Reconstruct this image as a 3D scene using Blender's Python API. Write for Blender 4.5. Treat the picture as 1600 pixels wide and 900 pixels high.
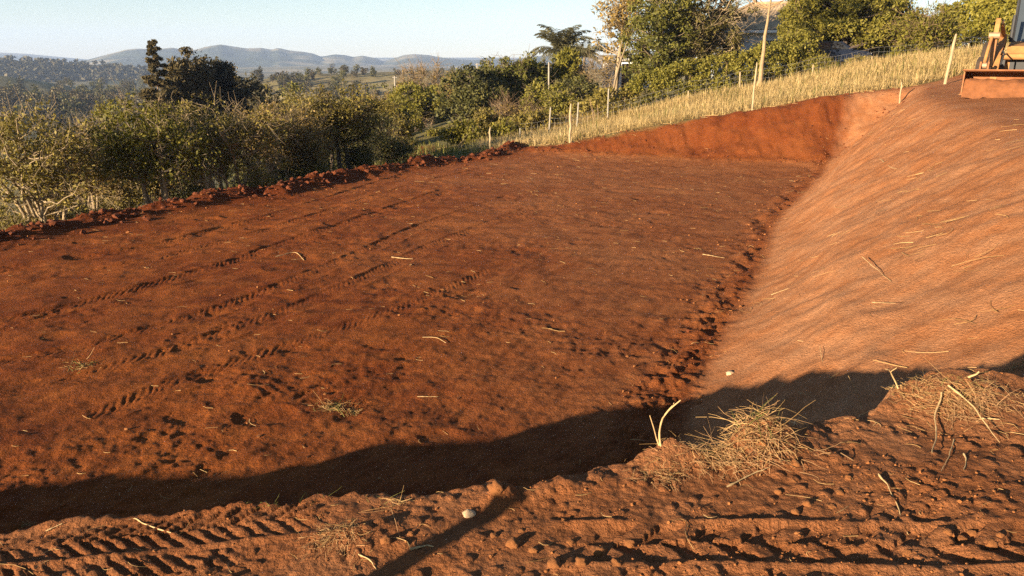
import bpy, math, random
import numpy as np
from mathutils import Vector

for o in list(bpy.data.objects):
    bpy.data.objects.remove(o, do_unlink=True)
SC = bpy.context.scene
COL = SC.collection
rad = math.radians

# ---------------------------------------------------------------- camera, sky, sun, exposure
EYE = 4.0            # eye height over the levelled pad (pad = 0)
FPX = 1232.0         # focal length in pixels of the 1600 px wide photograph
PITCH = rad(16.3)
cam = bpy.data.cameras.new('camera')
cam.sensor_width = 36.0
cam.lens = 36.0 * FPX / 1600.0
cam.clip_start = 0.05
cam.clip_end = 30000.0
cam_o = bpy.data.objects.new('camera', cam)
COL.objects.link(cam_o)
cam_o.location = (0, 0, EYE)
cam_o.rotation_euler = (math.pi / 2 - PITCH, 0, 0)
SC.camera = cam_o

SUN_EL, SUN_AZ = 10.9, 47.0      # elevation; compass heading (from +Y towards +X) in which the light travels
world = bpy.data.worlds.new('World')
SC.world = world
world.use_nodes = True
wn = world.node_tree.nodes
sky = wn.new('ShaderNodeTexSky')
sky.sky_type = 'NISHITA'
sky.sun_disc = False
sky.sun_elevation = rad(SUN_EL)
sky.sun_rotation = rad(180.0 + SUN_AZ)
sky.altitude = 1200
sky.air_density = 1.0
sky.dust_density = 0.1
sky.ozone_density = 1.4
world.node_tree.links.new(sky.outputs[0], wn['Background'].inputs[0])
wn['Background'].inputs[1].default_value = 0.045
sun = bpy.data.lights.new('sun', 'SUN')
sun.energy = 5.0
sun.angle = rad(0.5)
sun.color = (1.0, 0.80, 0.56)
sun_o = bpy.data.objects.new('sun', sun)
COL.objects.link(sun_o)
_d = Vector((math.sin(rad(SUN_AZ)) * math.cos(rad(SUN_EL)), math.cos(rad(SUN_AZ)) * math.cos(rad(SUN_EL)), -math.sin(rad(SUN_EL))))
sun_o.rotation_euler = _d.to_track_quat('-Z', 'Y').to_euler()
sun_o.location = (-40, -40, 30)
SC.view_settings.view_transform = 'Standard'
SC.view_settings.look = 'None'
SC.view_settings.exposure = 1.95
SC.view_settings.gamma = 1.0
SC.view_settings.use_curve_mapping = False
SC.cycles.use_denoising = False
SC.cycles.volume_bounces = 1
SC.cycles.transparent_max_bounces = 16

# ---------------------------------------------------------------- helpers
def ray(u, v):
    cx, cy = (u - 800.0) / FPX, (450.0 - v) / FPX
    return np.array([cx, math.cos(PITCH) + cy * math.sin(PITCH), -math.sin(PITCH) + cy * math.cos(PITCH)])

def at_z(u, v, z=0.0):
    d = ray(u, v)
    return np.array([0, 0, EYE]) + d * ((z - EYE) / d[2])

def at_y(u, v, Y):
    d = ray(u, v)
    return np.array([0, 0, EYE]) + d * (Y / d[1])

_perm = {}
def pnoise(x, y, seed=0):
    """2-D gradient noise, about -1..1, vectorised."""
    if seed not in _perm:
        r = np.random.RandomState(seed + 77)
        p = r.permutation(1024)
        a = r.rand(1024) * 2 * np.pi
        _perm[seed] = (p, np.cos(a), np.sin(a))
    p, gx, gy = _perm[seed]
    x = np.asarray(x, float); y = np.asarray(y, float)
    xi = np.floor(x).astype(np.int64); yi = np.floor(y).astype(np.int64)
    fx, fy = x - xi, y - yi
    ux = fx * fx * fx * (fx * (fx * 6 - 15) + 10)
    uy = fy * fy * fy * (fy * (fy * 6 - 15) + 10)
    def g(ix, iy, dx, dy):
        h = p[(p[ix & 1023] + iy) & 1023]
        return gx[h] * dx + gy[h] * dy
    n00 = g(xi, yi, fx, fy); n10 = g(xi + 1, yi, fx - 1, fy)
    n01 = g(xi, yi + 1, fx, fy - 1); n11 = g(xi + 1, yi + 1, fx - 1, fy - 1)
    a = n00 + ux * (n10 - n00); b = n01 + ux * (n11 - n01)
    return (a + uy * (b - a)) * 1.5

def cells(x, y, seed=0, keep=1.0):
    """round bumps (0..1) on a jittered unit grid: clods; keep = share of cells that carry one."""
    r = np.random.RandomState(seed + 5)
    p = r.permutation(1024); jx = r.rand(1024); jy = r.rand(1024); rr = r.rand(1024); kk = r.rand(1024)
    xi = np.floor(x).astype(np.int64); yi = np.floor(y).astype(np.int64)
    out = np.zeros_like(x)
    for dx in (-1, 0, 1):
        for dy in (-1, 0, 1):
            h = p[(p[(xi + dx) & 1023] + yi + dy) & 1023]
            d2 = (xi + dx + .2 + .6 * jx[h] - x) ** 2 + (yi + dy + .2 + .6 * jy[h] - y) ** 2
            R = .28 + .42 * rr[h]
            out = np.maximum(out, np.where(kk[h] < keep, np.sqrt(np.clip(1 - d2 / (R * R), 0, 1)) * R * 1.4, 0))
    return out

def sstep(a, b, x):
    t = np.clip((x - a) / (b - a), 0, 1)
    return t * t * (3 - 2 * t)

def sdist(x, y, poly):
    """signed distance to an open polyline (positive to its right) and arc length of the nearest point."""
    best = np.full(np.shape(x), 1e18); sg = np.zeros(np.shape(x)); arc = np.zeros(np.shape(x))
    s0 = 0.0
    for (ax, ay), (bx, by) in zip(poly[:-1], poly[1:]):
        ex, ey = bx - ax, by - ay
        L2 = ex * ex + ey * ey; L = math.sqrt(L2)
        t = np.clip(((x - ax) * ex + (y - ay) * ey) / L2, 0, 1)
        dx, dy = x - ax - t * ex, y - ay - t * ey
        d2 = dx * dx + dy * dy
        m = d2 < best - 1e-12
        best = np.where(m, d2, best)
        sg = np.where(m, np.sign((x - ax) * -ey + (y - ay) * ex) * -1.0, sg)
        arc = np.where(m, s0 + t * L, arc)
        s0 += L
    return np.sqrt(best) * sg, arc

class MB:
    """collects vertices and faces (numpy), then links them as ONE mesh object."""
    def __init__(self):
        self.V, self.F, self.n = [], [], 0
    def add(self, V, faces):
        V = np.asarray(V, float).reshape(-1, 3); faces = np.asarray(faces, np.int64)
        self.V.append(V)
        if faces.size:
            self.F.append(faces + self.n)
        self.n += len(V)
        return self
    def mesh(self, name, mats, smooth=False, idx=None):
        me = bpy.data.meshes.new(name)
        V = np.concatenate(self.V)
        me.vertices.add(len(V)); me.vertices.foreach_set('co', V.ravel())
        nl = sum(f.size for f in self.F); nf = sum(len(f) for f in self.F)
        me.loops.add(nl); me.polygons.add(nf)
        me.loops.foreach_set('vertex_index', np.concatenate([f.ravel() for f in self.F]).astype(np.int32))
        ls = []; s = 0
        for f in self.F:
            ls.append(s + np.arange(len(f)) * f.shape[1]); s += f.size
        me.polygons.foreach_set('loop_start', np.concatenate(ls).astype(np.int32))
        for m in (mats if isinstance(mats, (list, tuple)) else [mats]):
            me.materials.append(m)
        me.update(calc_edges=True)
        me.polygons.foreach_set('use_smooth', np.full(nf, bool(smooth)))
        me.validate()
        return me
    def build(self, name, mat, parent=None, smooth=False, label=None):
        o = bpy.data.objects.new(name, self.mesh(name, mat, smooth))
        COL.objects.link(o)
        if parent is not None:
            o.parent = parent
        if label:
            o['label'] = label
        return o

def tubes(P, R, sides=5, cap=True):
    """P (M,K,3) paths, R (M,K) radii -> vertices, quads."""
    P = np.asarray(P, float); R = np.asarray(R, float)
    M, K, _ = P.shape
    T = np.gradient(P, axis=1)
    T /= np.linalg.norm(T, axis=2, keepdims=True) + 1e-9
    ref = np.where(np.abs(T[..., 2:3]) < .9, np.array([0, 0, 1.0]), np.array([1.0, 0, 0]))
    A = np.cross(T, ref); A /= np.linalg.norm(A, axis=2, keepdims=True) + 1e-9
    B = np.cross(T, A)
    ang = np.arange(sides) * 2 * np.pi / sides
    V = P[:, :, None, :] + R[:, :, None, None] * (A[:, :, None, :] * np.cos(ang)[None, None, :, None] + B[:, :, None, :] * np.sin(ang)[None, None, :, None])
    idx = np.arange(M * K * sides).reshape(M, K, sides)
    a = idx[:, :-1, :]; b = idx[:, 1:, :]
    F = np.stack([a, np.roll(a, -1, 2), np.roll(b, -1, 2), b], -1).reshape(-1, 4)
    return V.reshape(-1, 3), F

def box(c, s, rz=0.0, rx=0.0, ry=0.0, taper=1.0, bevel=0.0):
    """box vertices and quads, centre c, full sizes s."""
    x, y, z = s[0] / 2, s[1] / 2, s[2] / 2
    V = np.array([(-x, -y, -z), (x, -y, -z), (x, y, -z), (-x, y, -z), (-x * taper, -y * taper, z), (x * taper, -y * taper, z), (x * taper, y * taper, z), (-x * taper, y * taper, z)], float)
    def rot(V, a, i, j):
        c_, s_ = math.cos(a), math.sin(a); W = V.copy()
        W[:, i] = V[:, i] * c_ - V[:, j] * s_; W[:, j] = V[:, i] * s_ + V[:, j] * c_
        return W
    V = rot(V, rx, 1, 2); V = rot(V, ry, 2, 0); V = rot(V, rz, 0, 1)
    F = np.array([(0, 3, 2, 1), (4, 5, 6, 7), (0, 1, 5, 4), (1, 2, 6, 5), (2, 3, 7, 6), (3, 0, 4, 7)])
    return V + np.asarray(c, float), F

def prism(outline, depth, axis='x'):
    """closed outline [(a,b)...] extruded by depth along axis (centred). quads for the sides, fans for the caps."""
    n = len(outline); O = np.array(outline, float)
    def put(h):
        z = np.full(n, h)
        return np.stack({'x': (z, O[:, 0], O[:, 1]), 'y': (O[:, 0], z, O[:, 1]), 'z': (O[:, 0], O[:, 1], z)}[axis], 1)
    V = np.concatenate([put(-depth / 2), put(depth / 2), [put(-depth / 2).mean(0)], [put(depth / 2).mean(0)]])
    q = np.array([(i, (i + 1) % n, n + (i + 1) % n, n + i) for i in range(n)])
    t = np.array([((i + 1) % n, i, 2 * n) for i in range(n)] + [(n + i, n + (i + 1) % n, 2 * n + 1) for i in range(n)])
    return V, q, t

def add_prism(mb, outline, depth, axis='x', off=(0, 0, 0)):
    V, q, t = prism(outline, depth, axis)
    base = mb.n
    mb.add(V + np.asarray(off, float), q)
    mb.F.append(t + base)

def tag(o, label=None, cat=None, group=None, kind=None):
    for k, v in (('label', label), ('category', cat), ('group', group), ('kind', kind)):
        if v:
            o[k] = v
    return o

def empty(name, loc, rz=0.0, label=None, cat=None, group=None):
    o = bpy.data.objects.new(name, None)
    o.empty_display_size = .2
    COL.objects.link(o)
    o.location = [float(a) for a in loc]; o.rotation_euler = (0, 0, rz)
    return tag(o, label, cat, group)

def copy_tree(o, loc=None, rz=None, sc=None, parent=None):
    c = o.copy(); COL.objects.link(c)
    if parent is not None:
        c.parent = parent
    for k in ('label', 'group'):
        if parent is None and k in c:
            del c[k]
    if loc is not None: c.location = [float(a) for a in loc]
    if rz is not None: c.rotation_euler = (0, 0, rz)
    if sc is not None: c.scale = (sc, sc, sc) if not hasattr(sc, '__len__') else sc
    for ch in list(o.children):
        copy_tree(ch, parent=c)
    return c

# ---------------------------------------------------------------- materials
def newmat(name):
    m = bpy.data.materials.new(name); m.use_nodes = True
    nt = m.node_tree; b = nt.nodes['Principled BSDF']
    return m, nt, b
def N(nt, t, **kw):
    n = nt.nodes.new(t)
    for k, v in kw.items():
        setattr(n, k, v)
    return n
def noise_node(nt, scale, detail=4, rough=.6, vec=None, dist=0.0):
    n = N(nt, 'ShaderNodeTexNoise'); n.inputs['Scale'].default_value = scale
    n.inputs['Detail'].default_value = detail; n.inputs['Roughness'].default_value = rough
    n.inputs['Distortion'].default_value = dist
    if vec is not None: nt.links.new(vec, n.inputs['Vector'])
    return n
def ramp(nt, fac, stops):
    r = N(nt, 'ShaderNodeValToRGB')
    while len(r.color_ramp.elements) < len(stops): r.color_ramp.elements.new(.5)
    for e, (p, c) in zip(r.color_ramp.elements, stops):
        e.position = p; e.color = (*c, 1) if len(c) == 3 else c
    nt.links.new(fac, r.inputs[0])
    return r
def mix(nt, fac, a, b, mode='MIX'):
    m = N(nt, 'ShaderNodeMix', data_type='RGBA', blend_type=mode)
    for sock, val in ((m.inputs[0], fac), (m.inputs[6], a), (m.inputs[7], b)):
        if hasattr(val, 'is_linked') or hasattr(val, 'links'): nt.links.new(val, sock)
        elif isinstance(val, (int, float)): sock.default_value = val
        else: sock.default_value = (*val, 1)
    return m.outputs[2]
def math_n(nt, op, a, b=0.0, clamp=False):
    m = N(nt, 'ShaderNodeMath', operation=op, use_clamp=clamp)
    for sock, val in ((m.inputs[0], a), (m.inputs[1], b)):
        if isinstance(val, (int, float)): sock.default_value = val
        else: nt.links.new(val, sock)
    return m.outputs[0]
def attr(nt, name):
    return N(nt, 'ShaderNodeAttribute', attribute_name=name).outputs['Fac']
def bump(nt, b, h, strength, dist):
    n = N(nt, 'ShaderNodeBump'); n.inputs['Strength'].default_value = strength; n.inputs['Distance'].default_value = dist
    nt.links.new(h, n.inputs['Height']); nt.links.new(n.outputs[0], b.inputs['Normal'])
    return n

def solid(name, col, rough=.8, var=.25, scale=8.0, bmp=0.0, metal=0.0, spec=.3, dirt=None, dirt_amt=.5):
    """one colour with mottling, optional dirt colour in patches and fine bump."""
    m, nt, b = newmat(name)
    geo = N(nt, 'ShaderNodeTexCoord').outputs['Object']
    n1 = noise_node(nt, scale, 5, .65, geo)
    c = ramp(nt, n1.outputs[0], [(.3, tuple(x * (1 - var) for x in col)), (.7, tuple(min(1, x * (1 + var)) for x in col))]).outputs[0]
    if dirt:
        n2 = noise_node(nt, scale * .6, 6, .7, geo)
        f = ramp(nt, n2.outputs[0], [(.62 - .35 * dirt_amt, (0, 0, 0)), (.72 - .1 * dirt_amt, (1, 1, 1))]).outputs[0]
        c = mix(nt, f, c, dirt)
    nt.links.new(c, b.inputs['Base Color'])
    b.inputs['Roughness'].default_value = rough; b.inputs['Metallic'].default_value = metal
    b.inputs['Specular IOR Level'].default_value = spec
    if bmp:
        n3 = noise_node(nt, scale * 5, 4, .6, geo)
        bump(nt, b, n3.outputs[0], .6, bmp)
    return m

def leafmat(name, cols, trans=.3, rough=.6, big=.35):
    """per-leaf random colour between the given ones, plus clump-scale variation; a little light passes through."""
    m, nt, b = newmat(name)
    g = N(nt, 'ShaderNodeNewGeometry'); tc = N(nt, 'ShaderNodeTexCoord')
    oi = N(nt, 'ShaderNodeObjectInfo')
    n1 = noise_node(nt, big, 2, .5, tc.outputs['Object'])
    f = math_n(nt, 'ADD', math_n(nt, 'MULTIPLY', g.outputs['Random Per Island'], .6), math_n(nt, 'MULTIPLY', n1.outputs[0], .8))
    f = math_n(nt, 'SUBTRACT', f, .2)
    st = [(i / (len(cols) - 1), c) for i, c in enumerate(cols)]
    c = ramp(nt, f, st).outputs[0]
    hs = N(nt, 'ShaderNodeHueSaturation')
    nt.links.new(c, hs.inputs['Color'])
    nt.links.new(math_n(nt, 'ADD', math_n(nt, 'MULTIPLY', oi.outputs['Random'], .3), .85), hs.inputs['Value'])
    c = hs.outputs[0]
    nt.links.new(c, b.inputs['Base Color']); b.inputs['Roughness'].default_value = rough
    b.inputs['Specular IOR Level'].default_value = .25
    if trans:
        t = N(nt, 'ShaderNodeBsdfTranslucent'); nt.links.new(c, t.inputs[0])
        mx = N(nt, 'ShaderNodeMixShader'); mx.inputs[0].default_value = trans
        nt.links.new(b.outputs[0], mx.inputs[1]); nt.links.new(t.outputs[0], mx.inputs[2])
        nt.links.new(mx.outputs[0], nt.nodes['Material Output'].inputs[0])
    return m
# ================================================================ the lie of the land
def _xy(p): return (float(p[0]), float(p[1]))
TOE = [_xy(at_z(u, v)) for u, v in ((1062, 640), (1078, 600), (1130, 510), (1180, 420), (1205, 350), (1290, 262))]
TOE = [(TOE[0][0] - 4.5, TOE[0][1] - 12)] + TOE + [(TOE[-1][0] + 22, TOE[-1][1] + 42)]          # foot of the right-hand cut, going away
BACK = [_xy(at_z(u, v)) for u, v in ((640, 236), (760, 237), (900, 244), (1060, 252), (1180, 258), (1290, 262))]
BACK = [(BACK[0][0] - 30, BACK[0][1] + 12)] + BACK + [(BACK[-1][0] + 40, BACK[-1][1] - 4)]     # foot of the far cut, left to right
ROW = [_xy(at_z(u, v, .3)) for u, v in ((0, 352), (120, 331), (250, 309), (340, 293), (430, 284), (500, 269), (600, 253), (680, 241), (752, 236))]
ROW = [(ROW[0][0] - 16, ROW[0][1] - 14)] + ROW + [(ROW[-1][0] + 3, ROW[-1][1] + 6)]            # spoil bank along the valley side, going away
GRASS = [_xy(at_y(u, v, Y)) for u, v, Y in ((735, 236, 37.5), (770, 236, 36), (830, 236, 35), (930, 216, 34.6), (1050, 191, 34.2), (1180, 173, 34), (1300, 151, 33.6), (1420, 137, 33.8), (1500, 121, 35), (1600, 105, 36))]
GRASS = [(GRASS[0][0] - 8, GRASS[0][1] + 30)] + GRASS + [(60, 38)]                             # edge of the dry grass, left to right
EDGE_UV = [(-500, 905), (-200, 868), (0, 832), (180, 802), (380, 788), (520, 774), (640, 770), (700, 766), (745, 756), (775, 750), (790, 766), (850, 752), (940, 730), (1040, 703), (1130, 692), (1200, 668), (1260, 655), (1330, 640), (1400, 606), (1440, 594), (1500, 588), (1600, 590), (1750, 570), (2200, 520)]
EDGE = np.array([at_z(u, v, 2.28 + .30 * (u / 1600.0)) for u, v in EDGE_UV[2:]] + [(-2.75, 2.60, 2.22), (-3.5, 2.60, 2.06), (-4.4, 2.6, 1.88), (-5.8, 2.6, 1.57), (-7.2, 2.5, 1.43), (-9.2, 2.3, 1.33), (-11, 2.2, 1.26), (-14, 2, 1.2), (-30, 1, -1)])                     # rim of the near bank; its unseen left part is shaped for its shadow
_o = np.argsort(EDGE[:, 0]); EDGE = EDGE[_o]

_ctl = [(-4.4, 2.5, 1.90), (-5.8, 2.5, 1.59), (-7.2, 2.4, 1.45), (-9.2, 2.2, 1.34), (-14, 1, 1.1), (-2.75, 2.55, 2.22), (-2, 2.6, 2.26), (-4, 0, 2.1), (0, 2.6, 2.42), (2, 2.9, 2.53), (3, 4, 2.57), (0, 0, 2.42), (8, 5, 2.95), (0, -6, 2.8), (-8, -6, 2.0), (8, -6, 3.2),  # leftmost heights follow the unseen rim, set for the shadow it casts
        (12, 14, 3.0), (13, 22, 3.0), (17, 22, 3.1), (20, 28, 3.5), (-13, 19, -1.3), (-20, 30, -3.4), (-9, 35, -1.5), (-32, 70, -9.4), (-60, 60, -14),
        (-26, 15, -3.4), (-60, 0, -9), (-30, 110, -15), (-80, 130, -22), (0, 130, -9), (18, 95, 0), (40, 70, 3.6), (80, 80, 5), (40, 20, 4.5), (60, -20, 6), (-50, -60, -4), (0, -60, 5), (60, -70, 9), (60, 130, 3), (-140, 80, -27)]
for u, v, Y in ((1182, 172, 34), (892, 222, 34.5), (1300, 150, 33.6), (1420, 136, 33.8), (1490, 120, 35), (1040, 192, 34), (766, 236, 36.5),
                (903, 205, 43), (1070, 150, 46), (1272, 122, 44), (1362, 102, 44), (1440, 92, 46), (1515, 84, 43), (1600, 76, 45), (820, 218, 43),
                (600, 232, 60), (650, 205, 80), (700, 190, 88)):
    _ctl.append(tuple(at_y(u, v, Y)))
_ctl = np.array(_ctl, float)
def _tps(r2): return r2 * np.log(r2 + 1e-6)
_n = len(_ctl)
_K = _tps(((_ctl[:, None, :2] - _ctl[None, :, :2]) ** 2).sum(-1)) + np.eye(_n) * .6
_A = np.zeros((_n + 3, _n + 3)); _A[:_n, :_n] = _K
_A[:_n, _n] = 1; _A[:_n, _n + 1:] = _ctl[:, :2]; _A[_n:, :_n] = _A[:_n, _n:].T
_W = np.linalg.solve(_A, np.concatenate([_ctl[:, 2], [0, 0, 0]]))

def natural(x, y):
    r = np.hypot(x, y)
    z = np.zeros_like(x); near = r < 260
    xn, yn = x[near], y[near]
    zz = _W[_n] + _W[_n + 1] * xn + _W[_n + 2] * yn
    for k in range(_n):
        zz += _W[k] * _tps((xn - _ctl[k, 0]) ** 2 + (yn - _ctl[k, 1]) ** 2)
    z[near] = zz
    az = np.degrees(np.arctan2(x, y))
    far = -30 + 9 * pnoise(x / 420, y / 420, 3) + 24 * sstep(-2, 14, az) * np.exp(-((r - 150) / 420.0) ** 2)
    w = sstep(105, 240, r)
    return z * (1 - w) + far * w

def crumb(x, y, sp, seed, wl0, octs, gain=.55):
    """fractal roughness; octaves finer than the local mesh spacing sp fade out."""
    h = np.zeros_like(x); a = 1.0; wl = wl0
    for k in range(octs):
        h += a * pnoise(x / wl, y / wl, seed + k) * np.clip(wl / (2.2 * sp) - .4, 0, 1)
        a *= gain; wl *= .5
    return h

def tread(x, y, uv, half, pitch_, depth, lug, z=0.0, slant=1.0, seed=0, crisp=False):
    """tyre track along a pixel polyline: sunken band with chevron lugs."""
    poly = [_xy(at_z(u, v, z)) for u, v in uv]
    P = np.array(poly)
    out = np.zeros_like(x)
    m = (x > P[:, 0].min() - 1) & (x < P[:, 0].max() + 1) & (y > P[:, 1].min() - 1) & (y < P[:, 1].max() + 1)
    xm, ym = x[m], y[m]
    d, s = sdist(xm, ym, poly)
    L = sum(math.dist(a, b) for a, b in zip(poly[:-1], poly[1:]))
    w = (1 - sstep(half * .8, half * 1.08, np.abs(d))) * sstep(0, .3, s) * (1 - sstep(L - .3, L, s))
    wob = .10 * pnoise(xm * 2, ym * 2, 40 + seed) + .05 * pnoise(xm * 6, ym * 6, 41 + seed)
    ph = (s + wob * pitch_ * 4 - slant * np.abs(d)) / pitch_ + np.where(d > 0, .5, 0)
    tri = np.abs(ph - np.floor(ph) - .5) * 2
    bar = sstep(.1, .95, tri + .40 * pnoise(xm * 7, ym * 7, 45 + seed)) * (.6 + .4 * sstep(-.35, .3, pnoise(xm * 4.2, ym * 4.2, 47 + seed)))
    if crisp:
        tri = np.abs((s + .15 * wob * pitch_ - slant * np.abs(d)) / pitch_ + np.where(d > 0, .5, 0) - np.floor((s + .15 * wob * pitch_ - slant * np.abs(d)) / pitch_ + np.where(d > 0, .5, 0)) - .5) * 2
        bar = sstep(.30, .62, tri + .22 * pnoise(xm * 16, ym * 16, 45 + seed) + .15 * pnoise(xm * 40, ym * 40, 46 + seed)) * (.45 + .55 * sstep(-.4, .25, pnoise(xm * 5, ym * 5, 44 + seed)))
    rim = np.exp(-((np.abs(d) - half * 1.12) / (half * .16)) ** 2)
    fade = .5 + .5 * sstep(-.45, .35, pnoise(xm * .8 + 7, ym * .8, 50 + seed) + .4 * pnoise(xm * 3, ym * 3, 58 + seed))
    if crisp: fade = .55 + .45 * fade
    out[m] = (-depth * w + lug * bar * w * fade + depth * 1.1 * rim * (1 - w) * sstep(0, .3, s) * (1 - sstep(L - .3, L, s)) * (.4 + .6 * pnoise(xm * 3, ym * 3, 9)))
    return out

TRACKS = [
    (((-60, 455), (130, 424), (250, 402), (420, 358), (560, 313), (660, 284), (760, 262)), .24, .13, .024, .015, 1.2),
    (((-60, 392), (100, 372), (240, 350), (400, 316), (520, 288), (620, 262)), .24, .13, .018, .013, 1.2),
    (((-60, 620), (140, 588), (300, 540), (450, 486), (560, 440), (680, 382), (840, 322)), .24, .13, .018, .013, 1.2),  # pixel polylines on the pad
    (((-60, 425), (130, 398), (250, 377), (420, 335), (560, 292), (640, 268)), .26, .13, .026, .016, 1.2),
    (((-60, 520), (120, 478), (260, 440), (370, 408), (470, 372), (600, 330), (700, 296)), .26, .13, .026, .016, 1.2),
    (((-60, 580), (150, 540), (300, 498), (430, 452), (560, 398), (660, 352), (800, 306)), .24, .13, .020, .013, 1.2),
    (((130, 660), (260, 606), (400, 560), (520, 520), (640, 480), (780, 420)), .24, .13, .016, .012, 1.2),
    (((840, 300), (960, 290), (1100, 284), (1230, 278)), .26, .16, .012, .015, 1.0),
    
]

def ground(x, y, sp=None):
    """height of the ground and its masks at world x, y (arrays)."""
    x = np.asarray(x, float); y = np.asarray(y, float)
    if sp is None: sp = np.full_like(x, .02)
    r = np.hypot(x, y)
    z = natural(x, y)
    veg = np.ones_like(x); dry = np.zeros_like(x); damp = np.zeros_like(x); su = np.zeros_like(x); sv = np.zeros_like(x); streak = np.zeros_like(x); slope_m = np.zeros_like(x)
    k = r < 75
    X, Y, S = x[k], y[k], sp[k]
    n0 = z[k]
    jx = .10 * pnoise(X * .9, Y * .9, 11) + .05 * pnoise(X * 3, Y * 3, 12)
    dT, sT = sdist(X, Y, TOE)
    dB, sB = sdist(X, Y, BACK); dB = -dB
    dW, sW = sdist(X, Y, ROW); dW = -dW
    dG, sG = sdist(X, Y, GRASS); dG = -dG
    ye = np.interp(X, EDGE[:, 0], EDGE[:, 1]); ze = np.interp(X, EDGE[:, 0], EDGE[:, 2])
    rag = .045 * pnoise(X * 4, 3.3 + 0 * X, 21) + .03 * pnoise(X * 11, 7.3 + 0 * X, 22) + .016 * pnoise(X * 27, 1.7 + 0 * X, 23)
    rag = rag + .02 * pnoise(X * 9, Y * 9, 26)
    over = Y - ye - rag
    zr = (.50 + .18 * sstep(6.5, 12, Y) + .35 * sstep(15, 26, Y)) * (np.sqrt(np.clip(dT + jx + .2, 0, None) ** 2 + .5 ** 2) - .5 + .15 * sstep(0, .6, dT))
    zr = np.where(dT > 0, zr + .06 * sstep(.2, 1.2, dT) , zr)
    zb = (.74 + .14 * sstep(6, 12, X)) * .95 * np.logaddexp(0, np.clip((dB + jx - .55) / .95, -40, 40)) * sstep(-4.5, -1.5, dB)
    zn = ze - 1.45 * np.clip(over, 0, None)
    zn = np.where(over > 0, zn, 99)
    up = np.maximum(np.maximum(zr, zb), 0)
    # smooth union in the far corner
    hh = np.clip(.5 + .5 * (zr - zb) / 1.0, 0, 1)
    up = np.maximum(zb * (1 - hh) + zr * hh + 1.0 * hh * (1 - hh) * sstep(.1, 1.0, np.minimum(zr, zb)), 0)
    up = np.maximum(up, np.where(over > 0, zn, 99))
    lo = -.62 * np.clip(dW - .5, 0, None)
    lo = np.where(dB > 0, -.62 * np.clip(np.maximum(dW - .5, 0), 0, None), lo)
    nat = np.maximum(n0, lo)
    # rounded rim where the cut meets the natural ground
    q = .28 * sstep(6, 12, Y) + .004
    h = np.clip(.5 + .5 * (nat - up) / q, 0, 1)
    base = nat * (1 - h) + up * h - q * h * (1 - h)
    # spoil bank
    lump = .55 + .42 * pnoise(sW / 2.9, dW * .3, 31) + .28 * pnoise(sW / 1.1, dW * .9, 32)
    rowm = np.exp(-((dW - .1 * pnoise(sW / 2, 0 * sW, 33)) / .48) ** 2) * sstep(-2, 1, 40 - Y) * (1 - sstep(-.1, 1.5, dG) * (X > -1)) * (Y > 4)
    base = base + (.46 * np.clip(lump, .10, 1.3) + .12 * crumb(X, Y, S, 34, .8, 4, .55)) * rowm * np.clip(.45 + Y / 45, .4, 1.05)
    onpad = (1 - sstep(-.5, .3, dT)) * (1 - sstep(-.6, .2, dB)) * (1 - sstep(.3, .9, dW)) * sstep(.0, .8, over)
    slope_r = sstep(-.1, .3, dT) * (over > 0) * (1 - sstep(-.2, .6, dG)) * sstep(.1, .7, h + .15 * pnoise(X * .7, Y * .7, 14))
    top_r = sstep(-.1, .3, dT) * (over > 0) * (1 - sstep(-.2, .6, dG)) - slope_r
    slope_b = sstep(-.1, .4, dB) * (1 - sstep(-.3, .5, dG)) * (1 - sstep(-.2, .4, dT - .4))
    nearm = 1 - sstep(-.03, .08, over)
    # pad: scraped, wheel-churned earth
    rough_m = sstep(-.15, .5, pnoise(X / 2.6, Y / 2.6, 60) + .5 * pnoise(X / .9, Y / .9, 61))
    rough_m = np.maximum(rough_m, .45 * np.exp(-((Y - 9.0) / 2.2) ** 2 - ((X + 2) / 3.5) ** 2))
    pad_h = .020 * crumb(X, Y, S, 62, .9, 2) + (.0045 + .0075 * rough_m) * crumb(X, Y, S, 66, .22, 5, .85)
    ca, sa = math.cos(rad(33)), math.sin(rad(33))
    U, Wd = X * sa + Y * ca, X * ca - Y * sa
    pad_h += .012 * crumb(U * .22, Wd, S, 70, .16, 3)
    cl = cells(X / .16, Y / .16, 71, .5) * np.clip(.16 / (2.5 * S) - .3, 0, 1)
    pad_h += .007 * cl * rough_m
    cl2 = cells(X / .07, Y / .07, 72, .6) * np.clip(.07 / (2.5 * S) - .3, 0, 1)
    pad_h += .007 * cl2 * (.25 + .75 * rough_m)
    gouge = sstep(.42, .7, pnoise(X / .5 + 9, Y / .5, 75)) * sstep(-.1, .4, pnoise(X / 3.1, Y / 3.1, 76))
    pad_h -= .012 * gouge
    pad_h -= .014 * cells(U / .26 + .6 * pnoise(X * 2, Y * 2, 57), Wd / .11, 73, .2) * (.3 + .7 * rough_m) * np.clip(.15 / (2.5 * S) - .3, 0, 1)
    pad_h -= .035 * cells(X / .6, Y / .45, 74, .05)
    base = base + pad_h * onpad
    for i, (uv, half, pt, dp, lg, sl) in enumerate(TRACKS):
        base = base + tread(X, Y, uv, half, pt, dp, lg, 0.0, sl, i) * onpad * (.65 + .35 * sstep(-.4, .3, pnoise(X / 1.4, Y / 1.4, 78 + i)))
    # crumbs along the foot of the cut
    toe_m = np.exp(-((dT + .25) / .38) ** 2) * sstep(.4, 1.2, over) * (1 - sstep(-.5, .5, dG)) * (Y > 5)
    base = base + toe_m * (.02 + .035 * cells(X / .24, Y / .24, 80, .28) * np.clip(.23 / (2.5 * S) - .3, 0, 1) + .045 * cells(X / .1, Y / .1, 81, .5) * np.clip(.1 / (2.5 * S) - .3, 0, 1) + .05 * crumb(X, Y, S, 82, .5, 4, .65))
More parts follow.
